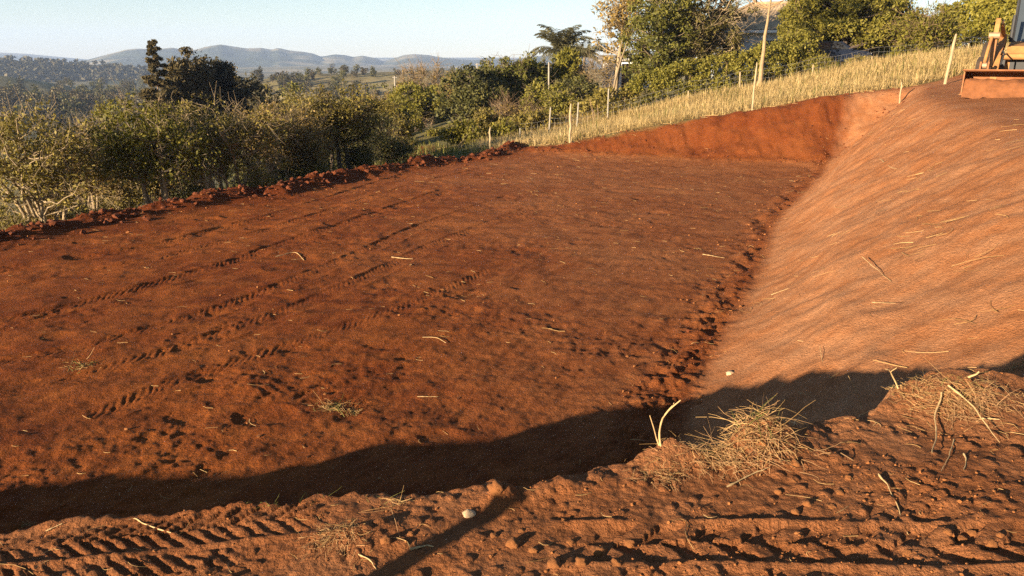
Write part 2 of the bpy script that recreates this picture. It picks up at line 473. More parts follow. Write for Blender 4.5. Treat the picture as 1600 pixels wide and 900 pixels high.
    backtoe = np.exp(-((dB + .1) / .4) ** 2) * (X > -1) * (dT < 0)
    base = base + backtoe * (.0 + .06 * cells(X / .3, Y / .3, 83, .35))
    # scraped slope: shallow grooves down the fall line
    t_al = X * .38 + Y * .925 - .80 * np.clip(dT, 0, None)
    t_al = t_al + .25 * pnoise(X / 1.5, Y / 1.5, 89)
    g1 = .45 * pnoise(t_al / .42, dT / 2.6, 90) + .55 * pnoise(t_al / .14, dT / 1.1, 91) * np.clip(.14 / (2.2 * S) - .4, 0, 1) + .45 * pnoise(t_al / 1.3, dT / 4.0, 92) + .35 * pnoise(t_al / .06, dT / .5, 99) * np.clip(.06 / (2.2 * S) - .4, 0, 1)
    base = base + slope_r * (.006 * g1 + .08 * pnoise(X / 2.4, Y / 2.4, 93) + .007 * crumb(X, Y, S, 94, .35, 4, .6))
    tb = X
    g2 = pnoise(tb / .5, dB / 2.0, 96) + .6 * pnoise(tb / .2, dB / 1.2, 97)
    base = base + slope_b * (.035 * g2 + .12 * crumb(X, Y, S, 98, 1.3, 3) )
    # the near bank: trodden crumbly earth with clods and two tyre tracks
    nb = .016 * crumb(X, Y, S, 100, .55, 2) + .0048 * crumb(X, Y, S, 103, .11, 5, .75)
    nb += .014 * cells(X / .085, Y / .085, 107, .06) * sstep(0, .4, pnoise(X * 1.5, Y * 1.5, 106)) + .010 * cells(X / .04, Y / .04, 108, .16)
    lowm = sstep(.35, .6, ye - Y) * sstep(-2.6, -.2, X)
    nb += lowm * sstep(-.25, .3, pnoise(X * 1.7, Y * 2.5, 113)) * (.011 * cells(X / .11, Y / .11, 109, .34) + .014 * cells(X / .05, Y / .05, 110, .5) - .008)
    rim_l = np.exp(-((ye - Y - .05) / .09) ** 2)
    nb += rim_l * (.020 * cells(X / .13, Y / .13, 111, .6) + .012 * crumb(X, Y, S, 112, .1, 3) + .012)
    # turf mounds on the rim
    for (u, v, s_, hgt) in ((1170, 694, .15, .13), (1040, 712, .10, .10), (1490, 640, .24, .10), (1430, 610, .10, .12), (1560, 605, .2, .10), (785, 764, .07, .06), (560, 800, .16, .03)):
        c = at_z(u, v, 2.46)
        nb += hgt * np.exp(-(((X - c[0]) / s_) ** 2 + ((Y - c[1]) / (s_ * .8)) ** 2))
    for uv_, half_, z_ in ((((-260, 872), (150, 846), (400, 832), (560, 830)), .13, 2.3), (((820, 836), (1100, 846), (1300, 858), (1480, 868), (1700, 880)), .13, 2.46)):
        bd_, _q = sdist(X, Y, [_xy(at_z(a_, b_, z_)) for a_, b_ in uv_])
        nb = nb * (1 - .6 * (1 - sstep(half_ * .8, half_ * 1.25, np.abs(bd_))))
    nb += tread(X, Y, ((-260, 872), (150, 846), (400, 832), (560, 830)), .11, .070, .012, .016, z=2.3, slant=1.0, seed=11, crisp=True)
    nb += tread(X, Y, ((-260, 935), (200, 912), (420, 900)), .12, .070, .010, .013, z=2.3, slant=-1.0, seed=12, crisp=True)
    nb += tread(X, Y, ((820, 836), (1100, 846), (1300, 858), (1480, 868), (1700, 880)), .11, .165, .018, .023, z=2.46, slant=.8, seed=13, crisp=True)
    # whatever the tracks and mounds do, keep the rim where it is
    base = base + nb * nearm
    base = base + (1 - nearm) * sstep(.9, .0, over) * (Y < 8) * .03 * crumb(X, Y, S, 115, .3, 3)
    z[k] = base
    v_ = np.maximum(sstep(-.15, .35, dG + .18 * pnoise(X * 1.3, Y * 1.3, 120) + .2 * pnoise(X * .3, Y * .3, 121)) * (Y > 20), sstep(.9, 2.2, dW + .4 * pnoise(X * .8, Y * .8, 122)) * (dB < 6) )
    bucket_soil = np.exp(-((X - 16) / 5.5) ** 2 - ((Y - 25) / 6.0) ** 2)
    v_ = v_ * (1 - sstep(.35, .6, bucket_soil))
    veg[k] = np.where(Y < 4, 0, v_)
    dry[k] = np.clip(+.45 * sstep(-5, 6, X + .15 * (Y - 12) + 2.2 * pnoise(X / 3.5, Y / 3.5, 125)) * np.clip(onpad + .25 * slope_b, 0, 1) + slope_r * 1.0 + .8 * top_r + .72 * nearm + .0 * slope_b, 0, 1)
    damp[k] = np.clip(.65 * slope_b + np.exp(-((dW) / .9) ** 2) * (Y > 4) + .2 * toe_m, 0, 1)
    streak[k] = np.where(dT > -.2, g1, g2 * .6)
    su[k] = np.where(dT > -.2, t_al, X); sv[k] = np.where(dT > -.2, dT, dB)
    slope_m[k] = np.clip(slope_r + .6 * top_r + .4 * slope_b, 0, 1)
    return z, dict(veg=veg, dry=dry, damp=damp, streak=streak, slope=slope_m, su=su, sv=sv)

def gz(x, y):
    return float(ground(np.array([float(x)]), np.array([float(y)]))[0][0])
def gzs(x, y):
    return ground(np.asarray(x, float), np.asarray(y, float))[0]
def hit(u, v, tmax=400.0):
    """where the view ray of a photograph pixel meets the ground."""
    d = ray(u, v); ts = np.concatenate([np.arange(1.5, 12, .02), np.arange(12, 60, .06), np.arange(60, tmax, .5)])
    P = np.array([0, 0, EYE])[None] + ts[:, None] * d[None]
    dz = P[:, 2] - gzs(P[:, 0], P[:, 1])
    i = np.argmax(dz < 0)
    if dz[i] >= 0: return P[-1]
    return P[i]

# ---------------------------------------------------------------- the ground sheet: a fan of rings, fine where the camera looks
def build_ground():
    a_f = np.arange(-44, 44.001, .080)
    a_c = np.arange(50, 310.1, 6.0)
    az = np.radians(np.concatenate([a_f, a_c]))
    rr = [.05, .4, .8, 1.2, 1.5]
    while rr[-1] < 44: rr.append(rr[-1] * 1.0034 + .0006)
    while rr[-1] < 9000: rr.append(rr[-1] * 1.035)
    rr = np.array(rr)
    Rg, Ag = np.meshgrid(rr, az, indexing='ij')
    x = (Rg * np.sin(Ag)).ravel(); y = (Rg * np.cos(Ag)).ravel()
    sp = np.maximum(Rg * rad(.08), np.gradient(rr)[:, None] + 0 * Ag).ravel()
    z, msk = ground(x, y, sp)
    nr, na = Rg.shape
    I = np.arange(nr * na).reshape(nr, na)
    a = I[:-1]; b = I[1:]
    F = np.stack([a, b, np.roll(b, -1, 1), np.roll(a, -1, 1)], -1).reshape(-1, 4)
    F = F[:, ::-1] if False else F
    mb = MB().add(np.stack([x, y, z], 1), F)
    o = mb.build('ground', ground_material(), smooth=True)
    me = o.data
    for k, v in msk.items():
        at = me.attributes.new(k, 'FLOAT', 'POINT'); at.data.foreach_set('value', v.astype(np.float32))
    o['kind'] = 'structure'
    return o

def ground_material():
    m, nt, b = newmat('red_earth_and_grassland')
    P = N(nt, 'ShaderNodeTexCoord').outputs['Object']
    n_big = noise_node(nt, .35, 4, .6, P); n_mid = noise_node(nt, 2.2, 5, .65, P); n_fine = noise_node(nt, 17, 7, .72, P)
    n_grit = noise_node(nt, 110, 3, .7, P)
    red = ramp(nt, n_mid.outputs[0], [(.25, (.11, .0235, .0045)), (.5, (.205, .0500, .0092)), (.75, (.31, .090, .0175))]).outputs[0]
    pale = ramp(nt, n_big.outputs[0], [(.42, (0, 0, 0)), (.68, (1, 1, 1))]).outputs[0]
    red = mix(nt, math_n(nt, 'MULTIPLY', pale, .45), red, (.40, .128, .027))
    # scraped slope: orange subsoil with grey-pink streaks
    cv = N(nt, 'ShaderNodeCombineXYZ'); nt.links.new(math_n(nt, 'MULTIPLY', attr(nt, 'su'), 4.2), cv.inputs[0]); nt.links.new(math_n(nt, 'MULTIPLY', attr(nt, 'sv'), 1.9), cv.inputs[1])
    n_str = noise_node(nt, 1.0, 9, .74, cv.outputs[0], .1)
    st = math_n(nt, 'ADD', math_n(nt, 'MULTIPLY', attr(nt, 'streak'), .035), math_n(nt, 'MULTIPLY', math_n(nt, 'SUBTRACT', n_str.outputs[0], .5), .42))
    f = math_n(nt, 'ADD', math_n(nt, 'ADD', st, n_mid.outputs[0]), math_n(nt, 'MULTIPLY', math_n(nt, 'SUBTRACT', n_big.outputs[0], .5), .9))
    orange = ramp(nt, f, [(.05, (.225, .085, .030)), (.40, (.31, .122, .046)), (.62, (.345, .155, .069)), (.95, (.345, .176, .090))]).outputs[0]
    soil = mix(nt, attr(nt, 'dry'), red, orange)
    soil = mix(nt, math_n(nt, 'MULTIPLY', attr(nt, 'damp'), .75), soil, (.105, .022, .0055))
    fine = ramp(nt, n_fine.outputs[0], [(.3, (.74, .72, .70)), (.7, (1.22, 1.22, 1.22))]).outputs[0]
    soil = mix(nt, 1.0, soil, fine, 'MULTIPLY')
    # grassland: dry straw near, olive patches, pasture further off
    g1 = noise_node(nt, .10, 5, .6, P); g2 = noise_node(nt, 1.3, 4, .7, P); g3 = noise_node(nt, .006, 5, .6, P)
    grass = ramp(nt, g1.outputs[0], [(.35, (.085, .085, .025)), (.55, (.17, .135, .05)), (.7, (.26, .19, .08))]).outputs[0]
    grass = mix(nt, .5, grass, ramp(nt, g2.outputs[0], [(.3, (.05, .055, .018)), (.7, (.26, .20, .085))]).outputs[0])
    past = ramp(nt, g3.outputs[0], [(.40, (.06, .065, .03)), (.5, (.15, .13, .06)), (.62, (.27, .21, .11))]).outputs[0]
    cd = N(nt, 'ShaderNodeVectorMath', operation='LENGTH'); nt.links.new(P, cd.inputs[0])
    far = math_n(nt, 'MULTIPLY', math_n(nt, 'SUBTRACT', cd.outputs['Value'], 120.0), 1 / 200.0, True)
    grass = mix(nt, far, grass, past)
    col = mix(nt, attr(nt, 'veg'), soil, grass)
    nt.links.new(col, b.inputs['Base Color'])
    b.inputs['Roughness'].default_value = .95; b.inputs['Specular IOR Level'].default_value = .12
    vz = N(nt, 'ShaderNodeTexVoronoi'); vz.inputs['Scale'].default_value = 38; nt.links.new(P, vz.inputs['Vector'])
    h = math_n(nt, 'ADD', math_n(nt, 'MULTIPLY', n_fine.outputs[0], 1.0), math_n(nt, 'MULTIPLY', n_grit.outputs[0], .7))
    h = math_n(nt, 'SUBTRACT', h, math_n(nt, 'MULTIPLY', vz.outputs['Distance'], .5))
    n_rut = noise_node(nt, 4.5, 3, .6, P)
    h = math_n(nt, 'ADD', h, math_n(nt, 'MULTIPLY', n_rut.outputs[0], 1.1))
    calm = math_n(nt, 'SUBTRACT', 1.0, math_n(nt, 'MULTIPLY', attr(nt, 'slope'), .55))
    hs = math_n(nt, 'MULTIPLY', math_n(nt, 'MULTIPLY', n_str.outputs[0], attr(nt, 'slope')), .38)
    bump(nt, b, math_n(nt, 'ADD', hs, math_n(nt, 'MULTIPLY', h, calm)), 1.0, .046)
    return m

# ---------------------------------------------------------------- hills and mountains beyond the valley
def ridge(name, D, crest, wid, base, mat, seed, rough=.06, az_pad=6, jag=0.0):
    """a range of hills: crest given as (pixel u, v) at distance D, falling off in front and behind."""
    u = np.array([c[0] for c in crest], float); v = np.array([c[1] for c in crest], float)
    az = np.degrees(np.arctan((u - 800) / FPX / (math.cos(PITCH))))
    zc = []
    for uu, vv in crest:
        d = ray(uu, vv); zc.append(EYE + d[2] / math.hypot(d[0], d[1]) * D)
    zc = np.array(zc)
    A = np.arange(az[0] - az_pad, az[-1] + az_pad, .07)
    zi = np.interp(A, az, zc, left=None, right=None)
    wL = sstep(az[0] - az_pad, az[0], A); wR = 1 - sstep(az[-1], az[-1] + az_pad, A)
    zi = base + (zi - base) * wL * wR
    k = np.array([1, 2, 3, 2, 1]) / 9.0; zi = np.convolve(np.pad(zi, 2, 'edge'), k, 'valid')
    t = np.linspace(-1, 1, 61)
    AA, TT = np.meshgrid(np.radians(A), t)
    R = D + TT * wid
    prof = (np.cos(np.pi * TT) * .5 + .5) ** .8
    x, y = R * np.sin(AA), R * np.cos(AA)
    amp = (zi - base)[None, :]
    sp = pnoise(x / (wid * .35), y / (wid * .35), seed) + .6 * pnoise(x / (wid * .15), y / (wid * .15), seed + 1) + .35 * pnoise(x / (wid * .06), y / (wid * .06), seed + 2)
    z = base - 6 + (amp + 6) * prof + amp * rough * 4 * sp * prof * (1 - prof ** 2) + amp * rough * .25 * sp * prof + jag * pnoise(x / 14, y / 14, seed + 5) * prof
    nt_, na = AA.shape
    I = np.arange(nt_ * na).reshape(nt_, na)
    F = np.stack([I[:-1, :-1], I[:-1, 1:], I[1:, 1:], I[1:, :-1]], -1).reshape(-1, 4)
    o = MB().add(np.stack([x.ravel(), y.ravel(), z.ravel()], 1), F).build(name, mat, smooth=True)
    o['kind'] = 'structure'
    f = lambda az_deg, tt: None
    return o, (A, zi)

def hill_mat(name, stops, scale, detail=6, rough=.62):
    m, nt, b = newmat(name)
    P = N(nt, 'ShaderNodeTexCoord').outputs['Object']
    n1 = noise_node(nt, scale, detail, rough, P, .4); n2 = noise_node(nt, scale * 11, 4, .7, P)
    c = ramp(nt, n1.outputs[0], stops).outputs[0]
    c = mix(nt, 1.0, c, ramp(nt, n2.outputs[0], [(.35, (.6, .6, .62)), (.65, (1.25, 1.25, 1.2))]).outputs[0], 'MULTIPLY')
    nt.links.new(c, b.inputs['Base Color']); b.inputs['Roughness'].default_value = 1; b.inputs['Specular IOR Level'].default_value = .05
    return m

GROUND = build_ground()
M_mount = hill_mat('mountain_woods_and_pasture', [(.0, (.035, .045, .025)), (.52, (.05, .06, .03)), (.57, (.24, .20, .11)), (.8, (.28, .23, .13))], .0016)
M_wood = hill_mat('ridge_forest_floor', [(.3, (.03, .035, .018)), (.7, (.055, .055, .028))], .01)
M_past = hill_mat('hill_pasture', [(.3, (.12, .105, .05)), (.5, (.22, .18, .085)), (.7, (.30, .235, .12))], .012)
ridge('far_hills', 7000, [(-260, 82), (0, 81), (60, 82), (100, 84), (150, 89), (200, 94), (300, 93), (600, 90), (850, 90), (1000, 92)], 1500, -40, M_mount, 201, .05)
ridge('mountains', 4200, [(150, 101), (185, 94), (215, 86), (245, 78), (262, 76), (290, 78), (312, 74.5), (330, 78), (346, 78), (365, 73), (382, 70), (398, 73), (420, 76), (440, 75), (455, 78), (464, 75), (480, 79), (500, 81), (515, 84), (525, 88.5), (545, 85), (560, 86), (572, 89), (585, 87), (605, 91), (613, 96), (628, 92), (645, 86), (660, 84.5), (680, 86), (700, 90), (720, 92), (745, 94), (770, 91), (800, 93), (830, 88), (850, 86), (880, 84), (920, 88), (960, 92), (1100, 96)], 1150, -38, M_mount, 211, .09)
ridge('forest_ridge', 1500, [(-300, 92), (-60, 94), (0, 95), (60, 94), (110, 96), (160, 99), (220, 103), (260, 107), (330, 116)], 330, -42, M_wood, 221, .06, az_pad=5)
ridge('pasture_hill', 760, [(-300, 106), (-40, 110), (0, 112), (40, 115), (85, 121), (125, 128), (170, 137), (240, 150)], 210, -40, M_past, 231, .04, az_pad=4)
ridge('pasture_rise', 520, [(370, 140), (420, 127), (470, 119), (520, 116), (560, 116), (620, 113), (700, 110), (800, 108), (900, 108), (1050, 108)], 230, -34, M_past, 241, .05, az_pad=3)
# ================================================================ trees and other growth
from mathutils.bvhtree import BVHTree
_bvh = []
for _ob in list(COL.objects):
    if _ob.get('kind') == 'structure' and _ob.name != 'ground':
        _me = _ob.data
        _v = np.empty(len(_me.vertices) * 3); _me.vertices.foreach_get('co', _v)
        _f = np.empty(len(_me.loops), np.int32); _me.loops.foreach_get('vertex_index', _f)
        _bvh.append(BVHTree.FromPolygons(_v.reshape(-1, 3).tolist(), _f.reshape(-1, 4).tolist()))
def hitall(u, v):
    d = ray(u, v); P = hit(u, v, 3000.0); best = float(np.linalg.norm(P - np.array([0, 0, EYE])))
    for b in _bvh:
        loc, nrm, i, dist = b.ray_cast(Vector((0, 0, EYE)), Vector(d).normalized())
        if loc is not None and dist < best:
            best = dist; P = np.array(loc)
    return P

def leaf_cards(mb, rng, C, R, n, L, W, flat=.8, hang=0.0, sizevar=.35):
    """n small rhombic leaves about every clump centre."""
    M = len(C)
    P = np.repeat(C, n, 0); r = np.repeat(R, n)
    q = rng.normal(size=P.shape); q /= np.linalg.norm(q, axis=1, keepdims=True) + 1e-9
    P = P + q * (r * rng.rand(len(r)) ** .55)[:, None] * np.array([1, 1, flat])
    a = rng.normal(size=P.shape) + q * .6; a[:, 2] -= hang
    a /= np.linalg.norm(a, axis=1, keepdims=True)
    b = np.cross(a, rng.normal(size=P.shape)); b /= np.linalg.norm(b, axis=1, keepdims=True) + 1e-9
    s = (1 + sizevar * rng.normal(size=len(P))).clip(.45, 1.9)[:, None]
    V = np.stack([P - a * L / 2 * s, P + b * W / 2 * s - a * L * .05, P + a * L / 2 * s, P - b * W / 2 * s - a * L * .05], 1).reshape(-1, 3)
    mb.add(V, np.arange(len(P) * 4).reshape(-1, 4))

def bez(A, B, C_, K):
    t = np.linspace(0, 1, K)[None, :, None]
    return (1 - t) ** 2 * A[:, None] + 2 * t * (1 - t) * B[:, None] + t ** 2 * C_[:, None]

def tree_meshes(seed, H, crowns, clumps=70, clump_r=.45, leaves=55, L=.13, W=.07, stems=1, stem_r=.10, stem_spread=.2, limbs=None,
                limb_r=.03, twigs=3, twig_len=.5, twig_r=.008, shell=.45, flat=.8, hang=0.0, bare=0.0, wob=.06, sizevar=.35, trunk_top=.8, lean=(0, 0)):
    """trunk mesh builder and crown mesh builder of one tree standing at the origin."""
    rng = np.random.RandomState(seed)
    tr, cr = MB(), MB()
    vol = np.array([c[3] * c[4] * c[5] for c in crowns]) ** .7; vol /= vol.sum()
    pick = rng.choice(len(crowns), clumps, p=vol)
    q = rng.normal(size=(clumps, 3)); q /= np.linalg.norm(q, axis=1, keepdims=True)
    rr_ = rng.rand(clumps) ** shell
    cw = np.array(crowns, float)
    C = cw[pick, :3] + q * rr_[:, None] * cw[pick, 3:6]
    C[:, 2] = np.maximum(C[:, 2], .12)
    R = clump_r * (.6 + .8 * rng.rand(clumps))
    # stems
    K = 9
    if stems == 1:
        top = np.array([[lean[0], lean[1], H * trunk_top]])
        A = np.zeros((1, 3)); A[:, 2] = -.25
        S = bez(A, np.array([[lean[0] * .3, lean[1] * .3, H * trunk_top * .5]]), top, K)
    else:
        e = C[np.argsort(-C[:, 2])[:max(stems * 3, stems)]]
        e = e[rng.choice(len(e), stems, replace=len(e) < stems)]
        A = rng.normal(size=(stems, 3)) * stem_spread * np.array([1, 1, 0]); A[:, 2] = -.25
        B = A * 1.6 + (e - A) * np.array([.25, .25, .55])
        S = bez(A, B, e, K)
    S = S + rng.normal(size=S.shape) * wob * np.linspace(0, 1, K)[None, :, None] * np.array([1, 1, .3])
    t = np.linspace(1, 0, K)[None]
    SR = (stem_r * (.75 + .5 * rng.rand(len(S), 1))) * (.22 + .78 * t) * np.where(np.arange(K) == 0, 1.35, 1.0)[None]
    V, F = tubes(S, SR, 7); tr.add(V, F)
    # limbs from the stems to the clumps
    sp_ = S[:, 2:].reshape(-1, 3); sr_ = SR[:, 2:].reshape(-1)
    nl = clumps if limbs is None else min(limbs, clumps)
    ci = rng.permutation(clumps)[:nl]
    E_ = C[ci]
    d = np.linalg.norm(E_[:, None] - sp_[None], axis=2) + 2.2 * np.clip(sp_[None, :, 2] - E_[:, None, 2] + .25 * np.hypot(E_[:, None, 0] - sp_[None, :, 0], E_[:, None, 1] - sp_[None, :, 1]), 0, None)
    j = d.argmin(1)
    A = sp_[j]; r0 = np.minimum(sr_[j] * .7, limb_r * (.6 + .8 * rng.rand(nl)))
    B = A + (E_ - A) * np.array([.55, .55, .35]) + rng.normal(size=A.shape) * .12 * np.linalg.norm(E_ - A, axis=1, keepdims=True)
    Kl = 7
    Lp = bez(A, B, E_, Kl) + rng.normal(size=(nl, Kl, 3)) * (wob * .5) * np.linspace(0, 1, Kl)[None, :, None]
    V, F = tubes(Lp, np.maximum(r0[:, None] * np.linspace(1, .3, Kl)[None], twig_r), 5); tr.add(V, F)
    if twigs:
        P0 = np.repeat(C, twigs, 0); dr = rng.normal(size=P0.shape); dr += (P0 - cw[0, :3]) / (np.linalg.norm(P0 - cw[0, :3], axis=1, keepdims=True) + 1e-6); dr[:, 2] += .5
        dr /= np.linalg.norm(dr, axis=1, keepdims=True)
        ln = twig_len * (.5 + rng.rand(len(P0)))[:, None]
        mid = P0 + dr * ln * .5 + rng.normal(size=P0.shape) * .08
        V, F = tubes(np.stack([P0, mid, P0 + dr * ln + rng.normal(size=P0.shape) * .1 * ln], 1), np.array([[twig_r, twig_r * .8, twig_r * .45]]).repeat(len(P0), 0), 3); tr.add(V, F)
    keep = rng.rand(clumps) >= bare
    if leaves and keep.any():
        leaf_cards(cr, rng, C[keep], R[keep], leaves, L, W, flat, hang, sizevar)
    return tr, cr

def plant_tree(name, loc, meshes, leaf, bark, label, cat='tree', group=None, rz=0.0, trunk_name='trunk', crown_name='crown'):
    o = empty(name, loc, rz, label, cat, group)
    tr, cr = meshes
    if tr.n: tr.build(trunk_name, bark, o, smooth=True)
    if cr.n: cr.build(crown_name, leaf, o)
    return o

def spot(u, Y, v_top, sink=.05):
    """ground point under pixel column u at forward distance Y, height up to pixel row v_top, metres per pixel there."""
    p = at_y(u, v_top, Y); g = gz(p[0], p[1])
    return (p[0], p[1], g - sink), p[2] - g + sink, float(Y / math.cos(PITCH) / FPX) * 1.0

def conifer(seed, H, W, whorls=16, per=6, leaves=26, L=.28, Wd=.07, clump=.42, droop=.15, taper=.85, gap=.12, stem_r=.16, irregular=.3):
    rng = np.random.RandomState(seed); tr, cr = MB(), MB()
    K = 9
    S = np.zeros((1, K, 3)); S[0, :, 2] = np.linspace(-.3, H, K); S[0, :, :2] += rng.normal(size=(K, 2)) * .03
    V, F = tubes(S, stem_r * np.linspace(1, .1, K)[None], 7); tr.add(V, F)
    A, E_ = [], []
    for k in range(whorls):
        f0 = 0
        f = gap + (1 - gap) * (k + .3 * rng.rand()) / whorls
        n = max(3, int(per * (1.15 - .6 * f)))
        for i in range(n):
            a = 2 * np.pi * (i + rng.rand() * .7) / n + k
            ln = W / 2 * ((1 - f) ** taper * .95 + .06) * (1 - irregular * rng.rand())
            z = H * min(.985, f + rng.uniform(-.5, .5) / whorls * (1 - gap) * 1.6)
            A.append((0, 0, z)); E_.append((ln * math.cos(a), ln * math.sin(a), z + ln * (.25 - droop * 2)))
    A = np.array(A); E_ = np.array(E_)
    B = (A + E_) / 2 + np.array([0, 0, .12 * H / 10])
    P = bez(A, B, E_, 5)
    V, F = tubes(P, np.linspace(1, .25, 5)[None] * (.035 * (H / 10)) * np.ones((len(A), 1)), 4); tr.add(V, F)
    C = np.concatenate([P[:, 2], P[:, 3], P[:, 4], (P[:, 3] + P[:, 4]) / 2 + rng.normal(size=A.shape) * .12])
    ln = np.linalg.norm(E_ - A, axis=1); R = np.concatenate([ln * .26, ln * .26, ln * .22, ln * .2]).clip(.12, None) * clump / .42
    leaf_cards(cr, rng, C, R, leaves, L, Wd, .55, .1)
    return tr, cr

def palm(seed, trunk_h, fr=2.6, n=17, leaflets=26, trunk_r=.13, droop=1.0, leaf_w=.05):
    rng = np.random.RandomState(seed); tr, cr = MB(), MB()
    K = 9; S = np.zeros((1, K, 3)); S[0, :, 2] = np.linspace(-.2, trunk_h, K); S[0, :, 0] = .15 * np.linspace(0, 1, K) ** 2
    V, F = tubes(S, trunk_r * np.linspace(1.15, .85, K)[None], 8); tr.add(V, F)
    top = S[0, -1]
    for i in range(n):
        a = 2 * np.pi * i / n + rng.rand() * .4; up = rng.uniform(.25, 1.45)
        L_ = fr * rng.uniform(.8, 1.1)
        t = np.linspace(0, 1, 11)
        el = up - droop * 1.9 * t ** 1.4
        ds = L_ / 10
        rr_ = np.concatenate([[0], np.cumsum(np.cos(el[:-1]) * ds)]); zz = np.concatenate([[0], np.cumsum(np.sin(el[:-1]) * ds)])
        P = np.stack([top[0] + rr_ * math.cos(a), top[1] + rr_ * math.sin(a), top[2] + zz], 1)
        V, F = tubes(P[None], (.028 * np.linspace(1, .25, 11))[None], 4); cr.add(V, F)
        m = leaflets; tt = np.linspace(.12, .99, m)
        base = np.stack([np.interp(tt, t, P[:, k]) for k in range(3)], 1)
        tang = np.stack([np.interp(tt, t, np.gradient(P[:, k])) for k in range(3)], 1); tang /= np.linalg.norm(tang, axis=1, keepdims=True)
        side = np.array([-math.sin(a), math.cos(a), 0])
        for s in (-1, 1):
            ll = (L_ * .26 * (np.sin(np.pi * (tt * .85 + .12)) * .8 + .2))[:, None]
            d = side * s * .75 + tang * .55 + np.array([0, 0, -.35]) + rng.normal(size=(m, 3)) * .12
            d /= np.linalg.norm(d, axis=1, keepdims=True)
            w = tang * leaf_w / 2
            V = np.stack([base - w, base + d * ll * .6 - w * .7 + np.array([0, 0, 0]), base + d * ll + np.array([0, 0, -.10]) * ll, base + d * ll * .6 + w * .9], 1)
            V[:, 0] = base - w * .6
            cr.add(V.reshape(-1, 3), np.arange(m * 4).reshape(-1, 4))
    return tr, cr

L_olive = leafmat('leaf_olive', [(.088, .074, .014), (.19, .152, .030), (.30, .225, .052)], .3)
L_green = leafmat('leaf_yellow_green', [(.070, .068, .009), (.155, .140, .018), (.25, .20, .036)], .35)
L_brown = leafmat('leaf_brown_olive', [(.115, .080, .019), (.23, .157, .040), (.34, .225, .07)], .25)
L_dark = leafmat('leaf_dark_green', [(.034, .038, .012), (.085, .082, .022), (.16, .135, .036)], .2)
L_pine = leafmat('needle_brown_green', [(.035, .032, .012), (.082, .064, .024), (.14, .10, .038)], .15)
L_mid = leafmat('leaf_mid_green', [(.050, .055, .010), (.115, .112, .018), (.20, .175, .034)], .25)
L_mid2 = leafmat('leaf_mid_brown_green', [(.055, .050, .012), (.125, .105, .024), (.21, .165, .042)], .25)
L_pine2 = leafmat('needle_dark', [(.018, .019, .009), (.040, .035, .015), (.075, .058, .024)], .15)
L_hedge = leafmat('leaf_hedge', [(.080, .080, .011), (.18, .160, .024), (.29, .235, .044)], .3)
L_cedar = leafmat('leaf_cedar', [(.085, .085, .010), (.185, .165, .022), (.28, .225, .04)], .25)
L_palm = leafmat('leaf_palm', [(.055, .055, .025), (.12, .11, .05), (.19, .165, .08)], .25)
L_far = leafmat('leaf_valley', [(.022, .025, .011), (.055, .050, .020), (.12, .09, .034)], .15, big=.12)
B_pale = solid('bark_pale', (.26, .195, .115), .9, .35, 9, .01)
B_grey = solid('bark_grey', (.19, .145, .09), .9, .35, 9, .01)
B_dark = solid('bark_dark', (.075, .055, .04), .9, .35, 9, .01)
B_gold = solid('bark_golden', (.27, .185, .10), .85, .25, 7, .008)
B_tan = solid('bark_tan', (.21, .15, .085), .9, .35, 9)
B_brown = solid('twig_brown', (.19, .125, .07), .9, .35, 9)

# ---- scrub trees in a row behind the spoil bank
def scrub(u, Y, vt, wpx, seed, leaf, bark, label, cat='tree', shape='umbrella', group='scrub trees behind the spoil bank', **kw):
    loc, H, m = spot(u, Y, vt)
    w = wpx * m / 2 * .9
    if shape == 'umbrella':
        cr = [(0, 0, H * .80, w, w * .85, H * .20), (-w * .35, 0, H * .62, w * .7, w * .7, H * .24), (w * .4, .1, H * .60, w * .65, w * .65, H * .24)]
    else:
        cr = [(0, 0, H * .76, w, w * .9, H * .24), (-w * .3, 0, H * .60, w * .85, w * .7, H * .22), (w * .35, 0, H * .57, w * .85, w * .7, H * .22)]
    p = dict(clumps=150, clump_r=.50, leaves=46, L=.105, W=.055, stems=6, stem_r=.075, stem_spread=.28, limb_r=.030, twigs=5, twig_len=.6, twig_r=.007, bare=.06, wob=.12)
    for q in ('leaves',):
        if q in kw: kw[q] = int(kw[q] * 1.15)
    kw['bare'] = kw.get('bare', .06) * 1.2
    p.update(kw)
    return plant_tree('scrub_tree', loc, tree_meshes(seed, H, cr, **p), leaf, bark, label, cat, group)
scrub(35, 23, 172, 215, 1, L_olive, B_pale, 'twiggy olive scrub tree with fanning pale stems, at the left end of the row', leaves=52, bare=.15, stems=8, shape='full')
scrub(128, 26.5, 190, 130, 2, L_brown, B_pale, 'thin brownish scrub tree with pale crooked trunk beside the leftmost scrub tree', stems=5, leaves=40, shape='full')
scrub(222, 25.5, 158, 190, 3, L_green, B_grey, 'fuller yellow-green scrub tree below the tall pine', leaves=66, bare=.05, clumps=170, shape='full')
scrub(345, 27.5, 160, 205, 4, L_olive, B_pale, 'spreading olive scrub tree with bare pale limbs, below the dark broad conifers', stems=7, leaves=42, stem_r=.08)
scrub(436, 31, 164, 150, 5, L_brown, B_grey, 'brownish olive scrub tree just left of the dark-trunked scrub tree', stems=6, leaves=52, shape='full')
scrub(522, 34, 137, 150, 6, L_olive, B_dark, 'dark-trunked scrub tree with wide olive crown at the right end of the row', stems=4, stem_r=.11, leaves=60, bare=.05, clumps=170)
scrub(580, 41, 172, 80, 7, L_dark, B_dark, 'small dark leafy tree on the slope right of the dark-trunked scrub tree', stems=3, leaves=60, bare=.0, clumps=60, shape='full', group=None)
scrub(166, 37, 154, 66, 8, L_green, B_dark, 'rounded bright green young tree poking up behind the scrub row', stems=2, leaves=90, bare=0, clumps=70, clump_r=.4, shape='full', group=None)
